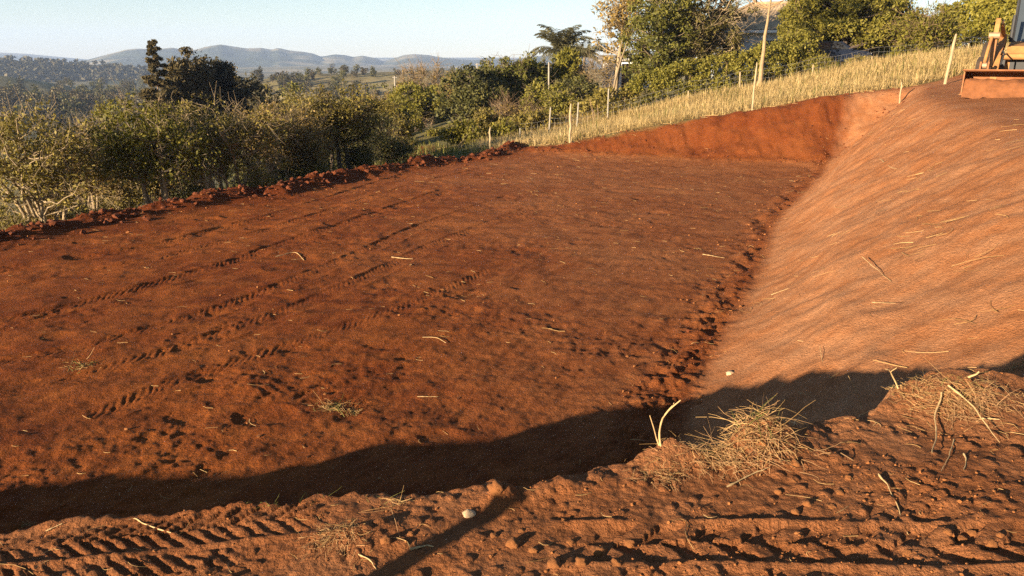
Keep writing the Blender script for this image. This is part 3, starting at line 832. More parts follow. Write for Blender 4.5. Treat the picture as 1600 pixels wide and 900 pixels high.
# low bushes and saplings that fill the row
_bm = [tree_meshes(40 + i, 1.6, [(0, 0, .85, .95, .85, .7)], clumps=60, clump_r=.36, leaves=70, L=.085, W=.045, stems=6, stem_r=.022, stem_spread=.2, limb_r=.013, twigs=4, twig_len=.5, twig_r=.007, bare=.1) for i in range(3)]
_bush = []
for i, (mt, bk) in enumerate(((L_olive, B_pale), (L_brown, B_pale), (L_dark, B_dark))):
    _bush.append([MBx.mesh(n, mm, s) for MBx, n, mm, s in ((_bm[i][0], 'stem', bk, True), (_bm[i][1], 'foliage', mt, False))])
_rng = np.random.RandomState(5)
_spots = [(18, 22.3, .8), (64, 24.2, .9), (118, 25.6, .8), (176, 26.5, .9), (248, 26.2, .7), (300, 27.5, .8), (-12, 27, 1.4), (92, 29.5, 1.5), (150, 30.0, 1.3), (204, 30, 1.5), (268, 31, 1.4), (392, 32.6, 1.3), (415, 27.8, .9), (470, 32, 1.4), (492, 31.5, 1.0), (545, 35.5, 1.1), (566, 35, .8), (604, 38, 1.0), (628, 39, .8)]
for i, (u, Y, s) in enumerate(_spots):
    p = at_y(u, 300, Y); k = i % 3 if u < 380 else (2 if i % 2 else 0)
    o = empty('bush', (p[0], p[1], gz(p[0], p[1]) - .05), _rng.rand() * 6.28, 'low twiggy bush among the scrub tree trunks behind the spoil bank', 'bush', 'low bushes behind the spoil bank')
    o.scale = (s, s, s * _rng.uniform(.9, 1.25))
    for me in _bush[k]:
        c = bpy.data.objects.new(me.name.split('.')[0], me); COL.objects.link(c); c.parent = o
p = hit(452, 271); plant_tree('bush', (p[0] - .2, p[1] + .6, gz(p[0] - .2, p[1] + .6)), tree_meshes(61, .9, [(0, 0, .45, .62, .5, .38)], clumps=40, clump_r=.22, leaves=44, L=.10, W=.055, stems=5, stem_r=.015, stem_spread=.1, twigs=2, twig_len=.2, twig_r=.005), L_green, B_grey, 'small bright yellow-green bush right behind the spoil bank', 'bush', crown_name='foliage', trunk_name='stem')

# ---- tall dark trees in the valley behind the row
loc, H, m = spot(238, 68, 62); plant_tree('pine_tree', loc, conifer(71, H, 122 * m, whorls=34, per=7, leaves=120, L=.24, Wd=.075, irregular=.5, droop=.06, taper=.95, clump=.52), L_pine, B_brown, 'tall pointed pine tree, the highest of the dark trees in the valley')
loc, H, m = spot(292, 72, 76); plant_tree('conifer', loc, tree_meshes(72, H, [(0, 0, H * .55, 42 * m, 40 * m, H * .40), (0, 0, H * .78, 28 * m, 28 * m, H * .22)], clumps=240, clump_r=.85, leaves=100, L=.36, W=.16, stem_r=.25, limb_r=.06, twigs=0, shell=.4), L_pine, B_brown, 'broad dome-topped brown-green conifer right of the tall pine')
loc, H, m = spot(336, 75, 86); plant_tree('conifer', loc, tree_meshes(73, H, [(0, 0, H * .5, 46 * m, 42 * m, H * .42), (-14 * m, 0, H * .76, 26 * m, 26 * m, H * .2), (8 * m, 0, H * .84, 15 * m, 15 * m, H * .16)], clumps=240, clump_r=.85, leaves=100, L=.36, W=.16, stem_r=.25, limb_r=.06, twigs=0, shell=.4), L_pine2, B_dark, 'very dark broad conifer with ragged shoulders, between the dome-topped conifer and a thin pale tree')
loc, H, m = spot(358, 79, 97); plant_tree('slender_tree', loc, tree_meshes(74, H, [(0, 0, H * .62, 11 * m, 11 * m, H * .38)], clumps=50, clump_r=.6, leaves=50, L=.3, W=.12, stem_r=.14, limb_r=.04, twigs=2), L_brown, B_grey, 'slender pale brown tree between two dark broad trees')
loc, H, m = spot(384, 86, 107); plant_tree('dark_tree', loc, tree_meshes(75, H, [(0, 0, H * .55, 36 * m, 34 * m, H * .42), (12 * m, 0, H * .45, 34 * m, 30 * m, H * .35)], clumps=200, clump_r=.9, leaves=90, L=.4, W=.2, stem_r=.24, limb_r=.06, twigs=0, shell=.4), L_pine2, B_dark, 'rounded dark tree, rightmost of the dark trees in the valley')

# ---- trees on the grassy slope in the middle
loc, H, m = spot(654, 78, 129); plant_tree('round_tree', loc, tree_meshes(81, H, [(0, 0, H * .66, 44 * m, 36 * m, H * .33), (24 * m, 0, H * .56, 22 * m, 20 * m, H * .2), (-22 * m, 0, H * .54, 22 * m, 20 * m, H * .2)], clumps=130, clump_r=.62, leaves=80, L=.24, W=.12, stems=3, stem_r=.2, stem_spread=.25, limb_r=.05, twigs=0, shell=.35), L_green, B_dark, 'round bright green tree with short dark trunk on the grassy slope')
loc, H, m = spot(668, 118, 97); plant_tree('bare_tree', loc, tree_meshes(82, H, [(0, 0, H * .62, 52 * m, 45 * m, H * .36)], clumps=150, clump_r=.9, leaves=26, L=.3, W=.10, stems=5, stem_r=.26, stem_spread=.5, limb_r=.10, twigs=14, twig_len=1.8, twig_r=.028, bare=.2, wob=.2), L_brown, B_tan, 'wide bare brown tree with pale limbs behind the round bright green tree')
loc, H, m = spot(716, 112, 103); plant_tree('dark_tree', loc, tree_meshes(83, H, [(0, 0, H * .62, 34 * m, 30 * m, H * .36)], clumps=80, clump_r=.9, leaves=60, L=.34, W=.13, stem_r=.2, limb_r=.06, twigs=2), L_brown, B_dark, 'dark brown tree crown just right of the wide bare brown tree')
loc, H, m = spot(740, 60, 106); plant_tree('leafy_tree', loc, tree_meshes(84, H, [(0, 0, H * .58, 50 * m, 40 * m, H * .40), (-12 * m, 0, H * .3, 42 * m, 34 * m, H * .28)], clumps=150, clump_r=.58, leaves=74, L=.24, W=.12, stems=3, stem_r=.14, limb_r=.04, twigs=2, shell=.4), L_dark, B_dark, 'dark leafy tree left of the taller big-leaved tree, beyond the field corner')
loc, H, m = spot(802, 64, 86); plant_tree('leafy_tree', loc, tree_meshes(85, H, [(0, 0, H * .58, 54 * m, 46 * m, H * .40), (16 * m, 0, H * .38, 46 * m, 40 * m, H * .3), (20 * m, 0, H * .76, 26 * m, 26 * m, H * .2)], clumps=170, clump_r=.62, leaves=76, L=.26, W=.13, stems=3, stem_r=.16, limb_r=.045, twigs=4, twig_len=.9, twig_r=.018, shell=.4), L_mid, B_grey, 'broad big-leaved tree with a few bare twigs on top, left of the palms')
def shrub(u, Y, vt, wpx, seed, leaf, bark, label, n=60, L=.16, W=.085, cr=.4, leaves=60, name='shrub', cat='shrub', twigs=3, bare=0.0, group=None, tw=.4):
    loc, H, m = spot(u, Y, vt); w = wpx * m / 2
    return plant_tree(name, loc, tree_meshes(seed, H, [(0, 0, H * .52, w, w * .8, H * .46)], clumps=n, clump_r=cr, leaves=leaves, L=L, W=W, stems=5, stem_r=.03, stem_spread=.2, limb_r=.018, twigs=twigs, twig_len=tw, twig_r=.010, bare=bare, shell=.4), leaf, bark, label, cat, group, crown_name='foliage', trunk_name='stem')
shrub(722, 44, 190, 62, 91, L_green, B_grey, 'pale green weedy shrub at the end of the spoil bank', 50)
shrub(762, 48, 172, 60, 92, L_olive, B_grey, 'olive shrub behind the leftmost wooden stake', 50)
shrub(800, 50, 158, 66, 93, L_brown, B_brown, 'thin reddish-brown shrub, half bare, below the big-leaved tree', 46, leaves=20, bare=.4, twigs=9, tw=.9)
shrub(838, 46, 172, 78, 94, L_olive, B_grey, 'olive bush behind the fence, left of two grey fence posts', 60)
shrub(852, 52, 128, 74, 95, L_hedge, B_grey, 'tall green bush standing between the big-leaved tree and the cypress', 70)
shrub(886, 50, 146, 70, 96, L_hedge, B_grey, 'green bush behind the pair of grey fence posts', 70)
shrub(902, 56, 116, 80, 97, L_dark, B_dark, 'dark shaded bush under the cypress', 60)
shrub(925, 48, 152, 64, 98, L_olive, B_grey, 'low olive bush tangled with the fence netting', 50)
shrub(932, 66, 92, 56, 99, L_brown, B_pale, 'leafless grey twiggy shrub left of the leaning trunk', 60, leaves=8, bare=.6, twigs=14, tw=1.1)
shrub(790, 45, 192, 44, 100, L_green, B_grey, 'small weedy green shrub right of the leftmost wooden stake', 36)
shrub(690, 60, 205, 50, 101, L_green, B_grey, 'low light green shrub on the grassy slope below the round tree', 40)
# palms and the cypress
loc, H, m = spot(874, 76, 82); plant_tree('palm_tree', loc, palm(111, H, 3.4, 28, 34, .16, .85, .14), L_palm, B_grey, 'taller feathery palm with long arching fronds behind the cypress')
loc, H, m = spot(911, 84, 90); plant_tree('palm_tree', loc, palm(112, H, 2.8, 22, 32, .15, .9, .14), L_palm, B_grey, 'shorter palm with drooping yellowish fronds right of the cypress')
loc, H, m = spot(886, 66, 74); plant_tree('cypress', loc, tree_meshes(113, H, [(0, 0, H * .34, 30 * m, 28 * m, H * .32), (0, 0, H * .62, 20 * m, 20 * m, H * .26), (2 * m, 0, H * .86, 8 * m, 8 * m, H * .14)], clumps=200, clump_r=.40, leaves=110, L=.3, W=.10, stem_r=.12, limb_r=.03, twigs=0, hang=-1.0, shell=.35), L_cedar, B_brown, 'cone-shaped yellow-green cypress in front of the palms')
# tall trees by the houses
loc, H, m = spot(966, 60, -34); plant_tree('sparse_tree', loc, tree_meshes(121, H, [(0, 0, H * .62, 36 * m, 32 * m, H * .38), (10 * m, 0, H * .85, 36 * m, 30 * m, H * .2)], clumps=120, clump_r=.5, leaves=30, L=.24, W=.10, stems=2, stem_r=.14, stem_spread=.2, limb_r=.045, twigs=4, twig_len=.8, twig_r=.016, shell=.5, wob=.12), L_brown, B_pale, 'tall see-through tree with small leaves, the sky showing between its branches')
loc, H, m = spot(1034, 56, -30); plant_tree('big_tree', loc, tree_meshes(122, H, [(0, 0, H * .5, 52 * m, 44 * m, H * .46), (6 * m, 0, H * .8, 42 * m, 36 * m, H * .24), (-6 * m, 0, H * .26, 44 * m, 36 * m, H * .24)], clumps=210, clump_r=.56, leaves=80, L=.20, W=.09, stem_r=.22, limb_r=.05, twigs=2, shell=.4), L_mid, B_grey, 'dense olive-green big tree right of the see-through tree')
loc, H, m = spot(1106, 58, -50); plant_tree('big_tree', loc, tree_meshes(123, H, [(0, 0, H * .62, 70 * m, 60 * m, H * .38), (-10 * m, 0, H * .36, 56 * m, 44 * m, H * .24)], clumps=240, clump_r=.65, leaves=78, L=.20, W=.09, stems=6, stem_r=.17, stem_spread=.45, limb_r=.075, twigs=5, twig_len=1.2, twig_r=.018, bare=.10, wob=.2), L_mid2, B_pale, 'big olive-brown tree with many pale crooked limbs in front of the tiled house')
loc, H, m = spot(1203, 44, -60); plant_tree('pale_trunk_tree', loc, tree_meshes(124, H, [(.2, 0, H * .86, 1.9, 1.6, H * .2)], clumps=44, clump_r=.35, leaves=18, L=.2, W=.08, stems=1, stem_r=.17, limb_r=.065, twigs=5, twig_len=1.0, twig_r=.016, bare=.4, wob=.05, trunk_top=.86, lean=(.28, 0)), L_brown, B_gold, 'slim tree with a straight golden trunk in front of the tiled house')
loc, H, m = spot(1332, 51, -30); plant_tree('shade_tree', loc, tree_meshes(125, H, [(0, 0, H * .62, 96 * m, 70 * m, H * .38), (-46 * m, 0, H * .54, 50 * m, 46 * m, H * .34), (52 * m, 0, H * .54, 44 * m, 44 * m, H * .30), (0, -1.2, H * .42, 84 * m, 50 * m, H * .18)], clumps=440, clump_r=.56, leaves=150, L=.17, W=.09, stems=4, stem_r=.22, stem_spread=.9, limb_r=.06, twigs=1, twig_len=.5, shell=.32), L_hedge, B_dark, 'huge dense shade tree with the dark car parked beneath it')
shrub(1452, 47, 4, 84, 126, L_green, B_brown, 'tall reddish-stemmed bush at the right edge of the shade tree', 100, leaves=50, cr=.5, twigs=4, tw=.8, name='tall_bush', cat='bush')
shrub(1282, 46.8, 92, 44, 128, L_hedge, B_grey, 'leafy bush at the fence in front of the back of the parked car', 50, L=.12, W=.065, leaves=90)
shrub(1352, 46.9, 92, 34, 129, L_olive, B_grey, 'leafy bush at the fence in front of the nose of the parked car', 40, L=.12, W=.065, leaves=90)
shrub(1250, 48, 44, 60, 130, L_hedge, B_grey, 'tall green bush between the golden-trunked tree and the shade tree', 90, L=.13, W=.07, leaves=110, cr=.5)
shrub(602, 52, 158, 74, 136, L_olive, B_dark, 'olive tree crown right of the small dark leafy tree', 80, L=.16, W=.08, leaves=70, cr=.5, name='small_tree', cat='tree')
shrub(470, 50, 148, 84, 137, L_olive, B_dark, 'rounded olive tree crown between the brownish and the dark-trunked scrub trees', 90, L=.16, W=.08, leaves=70, cr=.5, name='small_tree', cat='tree')
shrub(622, 62, 146, 60, 138, L_green, B_dark, 'rounded light green tree crown left of the round bright green tree', 80, L=.18, W=.09, leaves=70, cr=.5, name='small_tree', cat='tree')
shrub(1402, 46.5, 82, 26, 127, L_green, B_grey, 'small spiky green plant at the foot of the shade tree', 20, L=.4, W=.06, leaves=16, twigs=0)
loc, H, m = spot(958, 55, 66); A_ = np.array([[0, 0, -.2]]); _mb = MB(); V, F = tubes(np.array([[(0, 0, -.2), (.22, 0, H * .35), (.55, 0, H * .7), (.95, 0, H)]]), np.array([[.10, .08, .06, .04]]), 7); _mb.add(V, F)
V, F = tubes(np.array([[(.55, 0, H * .7), (.5, .05, H * .85), (.62, .1, H * 1.05)], [(0.1, 0, H * .12), (-.12, 0, H * .2), (-.16, 0, H * .3)]]), np.array([[.05, .04, .025], [.06, .05, .04]]), 6); _mb.add(V, F)
tag(_mb.build('leaning_dead_tree', B_grey, smooth=True), 'leaning bare golden trunk between the see-through tree and the big olive tree', 'dead tree').location = loc

# ---- hedges: leaf masses over a run of base points
def hedge(name, pts, seed, leaf, label, cat='hedge', L=.15, W=.08, leaves=60, cr=.34, dens=9.0, depth=1.0, bark=None):
    """pts: (u, Y, v_top) along the run; foliage from the ground up to v_top, depth metres thick."""
    rng = np.random.RandomState(seed)
    P = []
    for u, Y, vt in pts:
        p = at_y(u, vt, Y); P.append((p[0], p[1], gz(p[0], p[1]), p[2]))
    P = np.array(P); o0 = P[:, :3].mean(0)
    root = empty(name, o0, 0, label, cat)
    seg = np.linalg.norm(np.diff(P[:, :2], axis=0), axis=1); s = np.concatenate([[0], np.cumsum(seg)])
    n = int(s[-1] * dens * 1.6)
    t = rng.rand(n) * s[-1]; Q = np.stack([np.interp(t, s, P[:, k]) for k in range(4)], 1)
    hgt = Q[:, 3] - Q[:, 2]; f = rng.rand(n) ** .8
    off = rng.uniform(-1, 1, n) * depth * (1 - .4 * f)
    nv = np.array([-(P[-1, 1] - P[0, 1]), P[-1, 0] - P[0, 0]]); nv /= np.linalg.norm(nv)
    bumpy = 1 + .12 * pnoise(t / 1.3, off, seed)
    C = np.stack([Q[:, 0] + nv[0] * off, Q[:, 1] + nv[1] * off, Q[:, 2] + hgt * f * bumpy], 1) - o0
    mb = MB(); leaf_cards(mb, rng, C, cr * (.6 + .8 * rng.rand(n)), leaves, L, W, .8)
    mb.build('foliage', leaf, root)
    m2 = MB(); k = max(6, int(s[-1] * 1.3)); t = rng.rand(k) * s[-1]; B = np.stack([np.interp(t, s, P[:, i]) for i in range(4)], 1)
    A = B[:, :3] - o0; A[:, 2] -= .1; E_ = A + np.stack([rng.normal(size=k) * .3, rng.normal(size=k) * .3, (B[:, 3] - B[:, 2]) * .85], 1)
    V, F = tubes(bez(A, (A + E_) / 2 + rng.normal(size=A.shape) * .15, E_, 6), np.linspace(.03, .01, 6)[None].repeat(k, 0), 5); m2.add(V, F)
    m2.build('stem', bark or B_brown, root, smooth=True)
    return root
hedge('creeper_hedge', [(985, 46, 128), (1030, 46, 108), (1070, 46, 99), (1110, 46.5, 90), (1160, 46.5, 80), (1200, 47, 72), (1245, 47.5, 64)], 131, L_hedge, 'long hedge of light green creeper along the fence below the big trees', depth=.9, leaves=120, L=.115, W=.062, dens=17)
hedge('creeper_tangle', [(930, 45, 146), (958, 45.5, 136), (990, 46, 132)], 132, L_olive, 'lower reddish tangle of creeper at the left end of the creeper hedge', depth=.7, leaves=46, dens=11)
hedge('cedar_hedge', [(1478, 56, 10), (1520, 54, 4), (1560, 52, -6), (1600, 50, -14), (1660, 48, -25)], 133, L_cedar, 'tall clipped cedar hedge behind the yellow loader', depth=1.3, leaves=80, L=.2, W=.08, dens=34, cr=.42)

hedge('back_hedge', [(1335, 62, 62), (1380, 61, 56), (1430, 60, 48), (1490, 59, 38)], 134, L_olive, 'olive hedge seen through the gap under the huge shade tree', depth=1.0, leaves=70, L=.22, W=.11, dens=24, cr=.4)
for i, (u, Y, vt, w) in enumerate(((560, 95, 150, 50), (600, 105, 140, 60), (585, 80, 172, 46), (630, 100, 150, 50), (618, 70, 196, 40), (548, 75, 176, 46), (690, 95, 160, 44), (480, 60, 186, 60))):
    shrub(u, Y, vt, w, 180 + i, L_brown if i % 3 else L_olive, B_pale, 'brownish thicket on the valley slope around the round bright green tree', 70, L=.26, W=.11, cr=.6, leaves=50, twigs=5, tw=.9, bare=.15, name='thicket', cat='bush', group='brown thickets on the valley slope')
for i, (u, Y, vt, w) in enumerate(((412, 100, 126, 60), (452, 115, 122, 56), (500, 120, 124, 62), (545, 112, 128, 54), (592, 125, 122, 58), (634, 120, 116, 50), (430, 75, 146, 56), (560, 70, 150, 50))):
    loc, H, m = spot(u, Y, vt); plant_tree('valley_edge_tree', loc, tree_meshes(240 + i, H, [(0, 0, H * .58, w / 2 * m, w / 2 * m, H * .40), (w * .2 * m, 0, H * .4, w * .4 * m, w * .4 * m, H * .3)], clumps=110, clump_r=.8, leaves=60, L=.34, W=.16, stem_r=.2, limb_r=.06, twigs=2, twig_len=1.0, twig_r=.02, shell=.4), (L_mid2, L_mid, L_brown)[i % 3], B_grey, 'rounded olive tree crown standing between the scrub row and the pale valley fields', 'tree', 'rounded trees between the scrub row and the valley fields')
# ---- valley trees, far enough to share a few meshes
_vm = []
for i in range(4):
    H = 10.0
    crn = [[(0, 0, 5.8, 3.6, 3.4, 3.6), (1.2, 0, 4, 3, 3, 2.6)], [(0, 0, 5.6, 4.6, 4.2, 3.2), (-1.5, 0, 4.6, 3.4, 3, 2.4)], [(0, 0, 5.4, 1.7, 1.7, 4.6)], [(0, 0, 6.4, 3, 3, 3.0), (.5, 0, 3.2, 3.2, 3, 2.2)]][i]
    m_ = tree_meshes(140 + i, H, crn, clumps=44, clump_r=.95, leaves=24, L=.7, W=.36, stem_r=.22, limb_r=.07, twigs=0, shell=.4)
    _vm.append((m_[0].mesh('trunk', B_grey, True), [m_[1].mesh('crown', q) for q in (L_far, L_pine, L_dark)]))
_rng = np.random.RandomState(17)
def valley_tree(u, v, h_px=None, k=None, c=None, group='trees scattered over the valley', label='distant tree among the many others scattered over the hazy valley'):
    P = hitall(u, v); d = float(np.hypot(P[0], P[1]))
    h = (h_px * d / FPX) if h_px else _rng.uniform(8, 13)
    k = int(_rng.randint(4)) if k is None else k
    tr, crs = _vm[k]
    o = empty('valley_tree', P - np.array([0, 0, .4]), _rng.rand() * 6.28, label, 'tree', group)
    s = h / 10.0; o.scale = (s * _rng.uniform(.85, 1.2), s * _rng.uniform(.85, 1.2), s)
    for nm, me in (('trunk', tr), ('crown', crs[int(_rng.randint(3)) if c is None else c])):
        ch = bpy.data.objects.new(nm, me); COL.objects.link(ch); ch.parent = o
for _ in range(70):
    valley_tree(_rng.uniform(-40, 235), _rng.uniform(172, 222), _rng.uniform(22, 40))
for _ in range(120):
    u = _rng.uniform(-30, 245); v = 140 + (_rng.rand() ** .9) * 62 - max(0, (60 - u)) * .0
    if u < 75 and v < 152: continue
    valley_tree(u, v, _rng.uniform(16, 34) * (.55 + (v - 130) / 75))
for _ in range(26): valley_tree(_rng.uniform(395, 490), _rng.uniform(124, 152), _rng.uniform(12, 24))
for _ in range(26): valley_tree(_rng.uniform(480, 720), _rng.uniform(132, 168), _rng.uniform(14, 30))
for _ in range(34): valley_tree(_rng.uniform(470, 720), _rng.uniform(114, 121), _rng.uniform(9, 17))
for _ in range(10): valley_tree(_rng.uniform(700, 860), _rng.uniform(106, 120), _rng.uniform(9, 20))
for _ in range(10): valley_tree(_rng.uniform(90, 180), _rng.uniform(132, 140), _rng.uniform(8, 16))
# woods on the far forest ridge: one mass
_rng = np.random.RandomState(23)
_mb = MB(); C = []
for _ in range(1500):
    u = _rng.uniform(-120, 420); v = _rng.uniform(93.5, 134)
    d = Vector(ray(u, v)).normalized()
    loc, nrm, i, dist = _bvh[2].ray_cast(Vector((0, 0, EYE)), d)
    if loc is not None: C.append(loc)
C = np.array(C); C[:, 2] += _rng.uniform(2, 6, len(C))
leaf_cards(_mb, _rng, C, np.full(len(C), 4.6) * _rng.uniform(.6, 1.4, len(C)), 13, 5.0, 3.2, .8)
tag(_mb.build('far_woods', L_far), kind='stuff')

# ---- dry grass between the cut and the hedges, weeds on the slopes
def grass_patch(name, X, Y_, seed, mat, h=.55, w=.02, lean=.35, hv=.4):
    rng = np.random.RandomState(seed); n = len(X)
    Z = gzs(X, Y_)
    a = rng.rand(n) * 6.28; hh = h * np.exp(hv * rng.normal(size=n)).clip(.35, 2.0); ln = np.abs(rng.normal(size=n)) * lean
    d = np.stack([np.cos(a), np.sin(a), 0 * a], 1); sd = np.stack([-np.sin(a), np.cos(a), 0 * a], 1) * (w / 2) * rng.uniform(.6, 1.5, n)[:, None]
    b = np.stack([X, Y_, Z - .03], 1); up = np.array([0, 0, 1.0])
    m1 = b + up * (hh * .55)[:, None] + d * (ln * hh * .35)[:, None]; tp = b + up * (hh * (1 - .35 * ln.clip(0, 1.5)))[:, None] + d * (ln * hh * 1.1)[:, None]
    V = np.stack([b - sd, b + sd, m1 + sd * .8, m1 - sd * .8, tp + sd * .15, tp - sd * .15], 1).reshape(-1, 3)
    I = np.arange(n)[:, None] * 6
    F = np.concatenate([I + np.array([[0, 1, 2, 3]]), I + np.array([[3, 2, 4, 5]])])
    return tag(MB().add(V, F).build(name, mat), kind='stuff')
G_dry = leafmat('dry_grass_blade', [(.33, .23, .085), (.54, .39, .165), (.68, .52, .26)], .3, big=.5)
G_green = leafmat('green_grass_blade', [(.07, .075, .012), (.13, .125, .025), (.20, .17, .05)], .3, big=.5)
_rng = np.random.RandomState(31)
n = 460000
gx = _rng.uniform(-4, 34, n); gy = _rng.uniform(29, 62, n)
dG, _s = sdist(gx, gy, GRASS); dG = -dG
az = gx / gy
lim = 11.5
den = sstep(-.05, .5, dG) * (1 - sstep(lim - 2, lim, dG)) * (az < .74) * (.55 + .45 * sstep(-.5, .3, pnoise(gx * .8, gy * .8, 41))) * np.where(gx < 2, np.where(dG < 9, 1, .1), 1)
k = (_rng.rand(n) < den) & (gx > -2.5 + (gy - 36) * .12) & (np.exp(-((gx - 16) / 5.5) ** 2 - ((gy - 25) / 6.0) ** 2) < .4)
grass_patch('dry_grass', gx[k], gy[k], 42, G_dry, .29, .015, 1.5, .6)
k2 = _rng.rand(n) < den * .06 * sstep(-.1, .4, pnoise(gx * .5, gy * .5, 44))
k2 &= gx > -2.5
grass_patch('green_grass', gx[k2], gy[k2], 43, G_green, .42, .03, .5)
# weedy green slope behind the spoil bank
n = 110000
gx = _rng.uniform(-24, 4, n); gy = _rng.uniform(24, 100, n)
dW, _s = sdist(gx, gy, ROW); dW = -dW; dG, _s = sdist(gx, gy, GRASS)
k = (dW > 1.6) & (gx / gy > -.62) & (dG > -.5) & (_rng.rand(n) < .35 + .65 * sstep(-.2, .4, pnoise(gx * .3, gy * .3, 45)))
grass_patch('slope_weeds', gx[k], gy[k], 46, G_green, .30, .035, .8)
# ================================================================ things on the site
M_post = solid('weathered_post', (.31, .235, .135), .85, .22, 6, .006)
M_postg = solid('grey_concrete_post', (.27, .24, .19), .85, .18, 6, .004)
M_wire = solid('galvanised_wire', (.42, .40, .36), .5, .1, 5, 0, .6)

def post(name, u, Y, v_top, label, w=.085, mat=None, lean=0.0, seed=0, cat='stake', group=None, chamfer=True):
    loc, H, m = spot(u, Y, v_top, .0)
    rng = np.random.RandomState(seed)
    K = 7; t = np.linspace(0, 1, K)
    P = np.zeros((1, K, 3)); P[0, :, 2] = -.3 + (H + .3) * t; P[0, :, 0] = lean * H * t + .012 * rng.normal(size=K); P[0, :, 1] = .012 * rng.normal(size=K)
    R = (w / 2 * (1.05 - .12 * t + .06 * rng.normal(size=K)))[None]; R[0, -1] *= .72
    V, F = tubes(P, R, 8)
    mb = MB(); mb.add(V, F)
    top = np.arange(8) + (K - 1) * 8
    mb.V[0] = np.concatenate([mb.V[0], [P[0, -1] + (.01, 0, .012)]]); mb.n += 1
    mb.F.append(np.array([(top[i], top[(i + 1) % 8], K * 8) for i in range(8)]))
    o = mb.build(name, mat or M_post, smooth=True)
    o.location = loc
    return tag(o, label, cat, group)
post('wooden_stake', 766, 36.6, 199, 'short wooden stake at the lower left end of the dry grass', .09, seed=1, lean=-.01)
post('wooden_stake', 892, 34.8, 162, 'wooden stake at the edge of the dry grass before two grey fence posts', .11, seed=2)
post('wooden_stake', 1181, 34.2, 98, 'wooden stake on the rim of the far cut before the golden-trunked tree', .09, seed=3, lean=.03)
post('wooden_stake', 1487, 32.4, 53, 'leaning wooden stake in the dry grass left of the yellow loader', .12, seed=4, lean=.10)
post('survey_peg', 1409, 32.2, 128, 'tiny wooden peg on the rim of the cut below the shade tree', .06, seed=5, cat='peg')

# wire fence along the hedges
FENCE = [(812, 43, 200), (858, 43.5, 168), (902, 43.5, 160), (951, 44.5, 136), (1076, 45, 142), (1158, 45.2, 112), (1271, 45.4, 101), (1363, 45.8, 88), (1514, 46.2, 68), (1590, 46.4, 66)]
_pp = []
for u, Y, vt in FENCE:
    p = at_y(u, vt, Y); _pp.append((p[0], p[1], gz(p[0], p[1])))
_pp = np.array(_pp); _o0 = _pp.mean(0)
fence = empty('wire_fence', _o0, 0, 'long sagging wire netting fence on old posts between the dry grass and the hedges', 'fence')
_rng = np.random.RandomState(8)
for (u, Y, vt), q in zip(FENCE, _pp):
    H = max(.35, min(1.7, at_y(u, vt, Y)[2] - q[2])); K = 5; t = np.linspace(0, 1, K)
    P = np.zeros((1, K, 3)); P[0, :, 2] = -.2 + (H + .2) * t; P[0, :, 0] = _rng.uniform(-.06, .06) * H * t
    mb = MB(); V, F = tubes(P + (q - _o0)[None, None], (.05 * (1.05 - .2 * t))[None], 7); mb.add(V, F); mb.build('post', M_postg if u < 960 else M_post, fence, smooth=True)
mb = MB(); paths = []; 
for a, b in zip(_pp[:-1], _pp[1:]):
    for h in (.15, .4, .65, .9):
        t = np.linspace(0, 1, 6)[:, None]
        P = a + (b - a) * t + np.array([0, -.06, h]) - np.array([0, 0, .10]) * (4 * t * (1 - t)); paths.append(P - _o0)
V, F = tubes(np.array(paths), np.full((len(paths), 6), .0045), 4); mb.add(V, F)
paths = []
for a, b in zip(_pp[:-1], _pp[1:]):
    n = int(np.linalg.norm(b - a) / .3)
    for i in range(1, n):
        t = i / n; q = a + (b - a) * t + np.array([0, -.06, 0]); s_ = .10 * 4 * t * (1 - t)
        paths.append([q - _o0 + np.array([0, 0, .15 - s_]), q - _o0 + np.array([0, 0, .9 - s_])])
V, F = tubes(np.array(paths), np.full((len(paths), 2), .003), 3); mb.add(V, F)
mb.build('wire_netting', M_wire, fence)

# utility poles in the valley and a wire
for u, vt, vb, lab in ((618, 119, 149, 'slim pale utility pole standing in the valley left of the wide bare brown tree'), (746, 99, 119, 'pale utility pole on the rise above the dark leafy tree')):
    P = hitall(u, vb + 6); d = float(np.hypot(P[0], P[1])); H = EYE + ray(u, vt)[2] / math.hypot(*ray(u, vt)[:2]) * d - P[2]
    o = empty('utility_pole', P, 0, lab, 'utility pole')
    mb = MB(); V, F = tubes(np.array([[(0, 0, -.5), (0, 0, H * .5), (0, 0, H)]]), np.array([[.0011, .001, .0008]]) * d, 7); mb.add(V, F); mb.build('shaft', M_postg, o, smooth=True)
    mb = MB(); V, F = box((0, 0, H * .95), (.006 * d, .0007 * d, .0007 * d)); mb.add(V, F); mb.build('crossarm', M_postg, o)
post('grey_pole', 858, 58, 97, 'thin grey pole rising left of the cypress', .13, M_postg, seed=9, cat='pole')

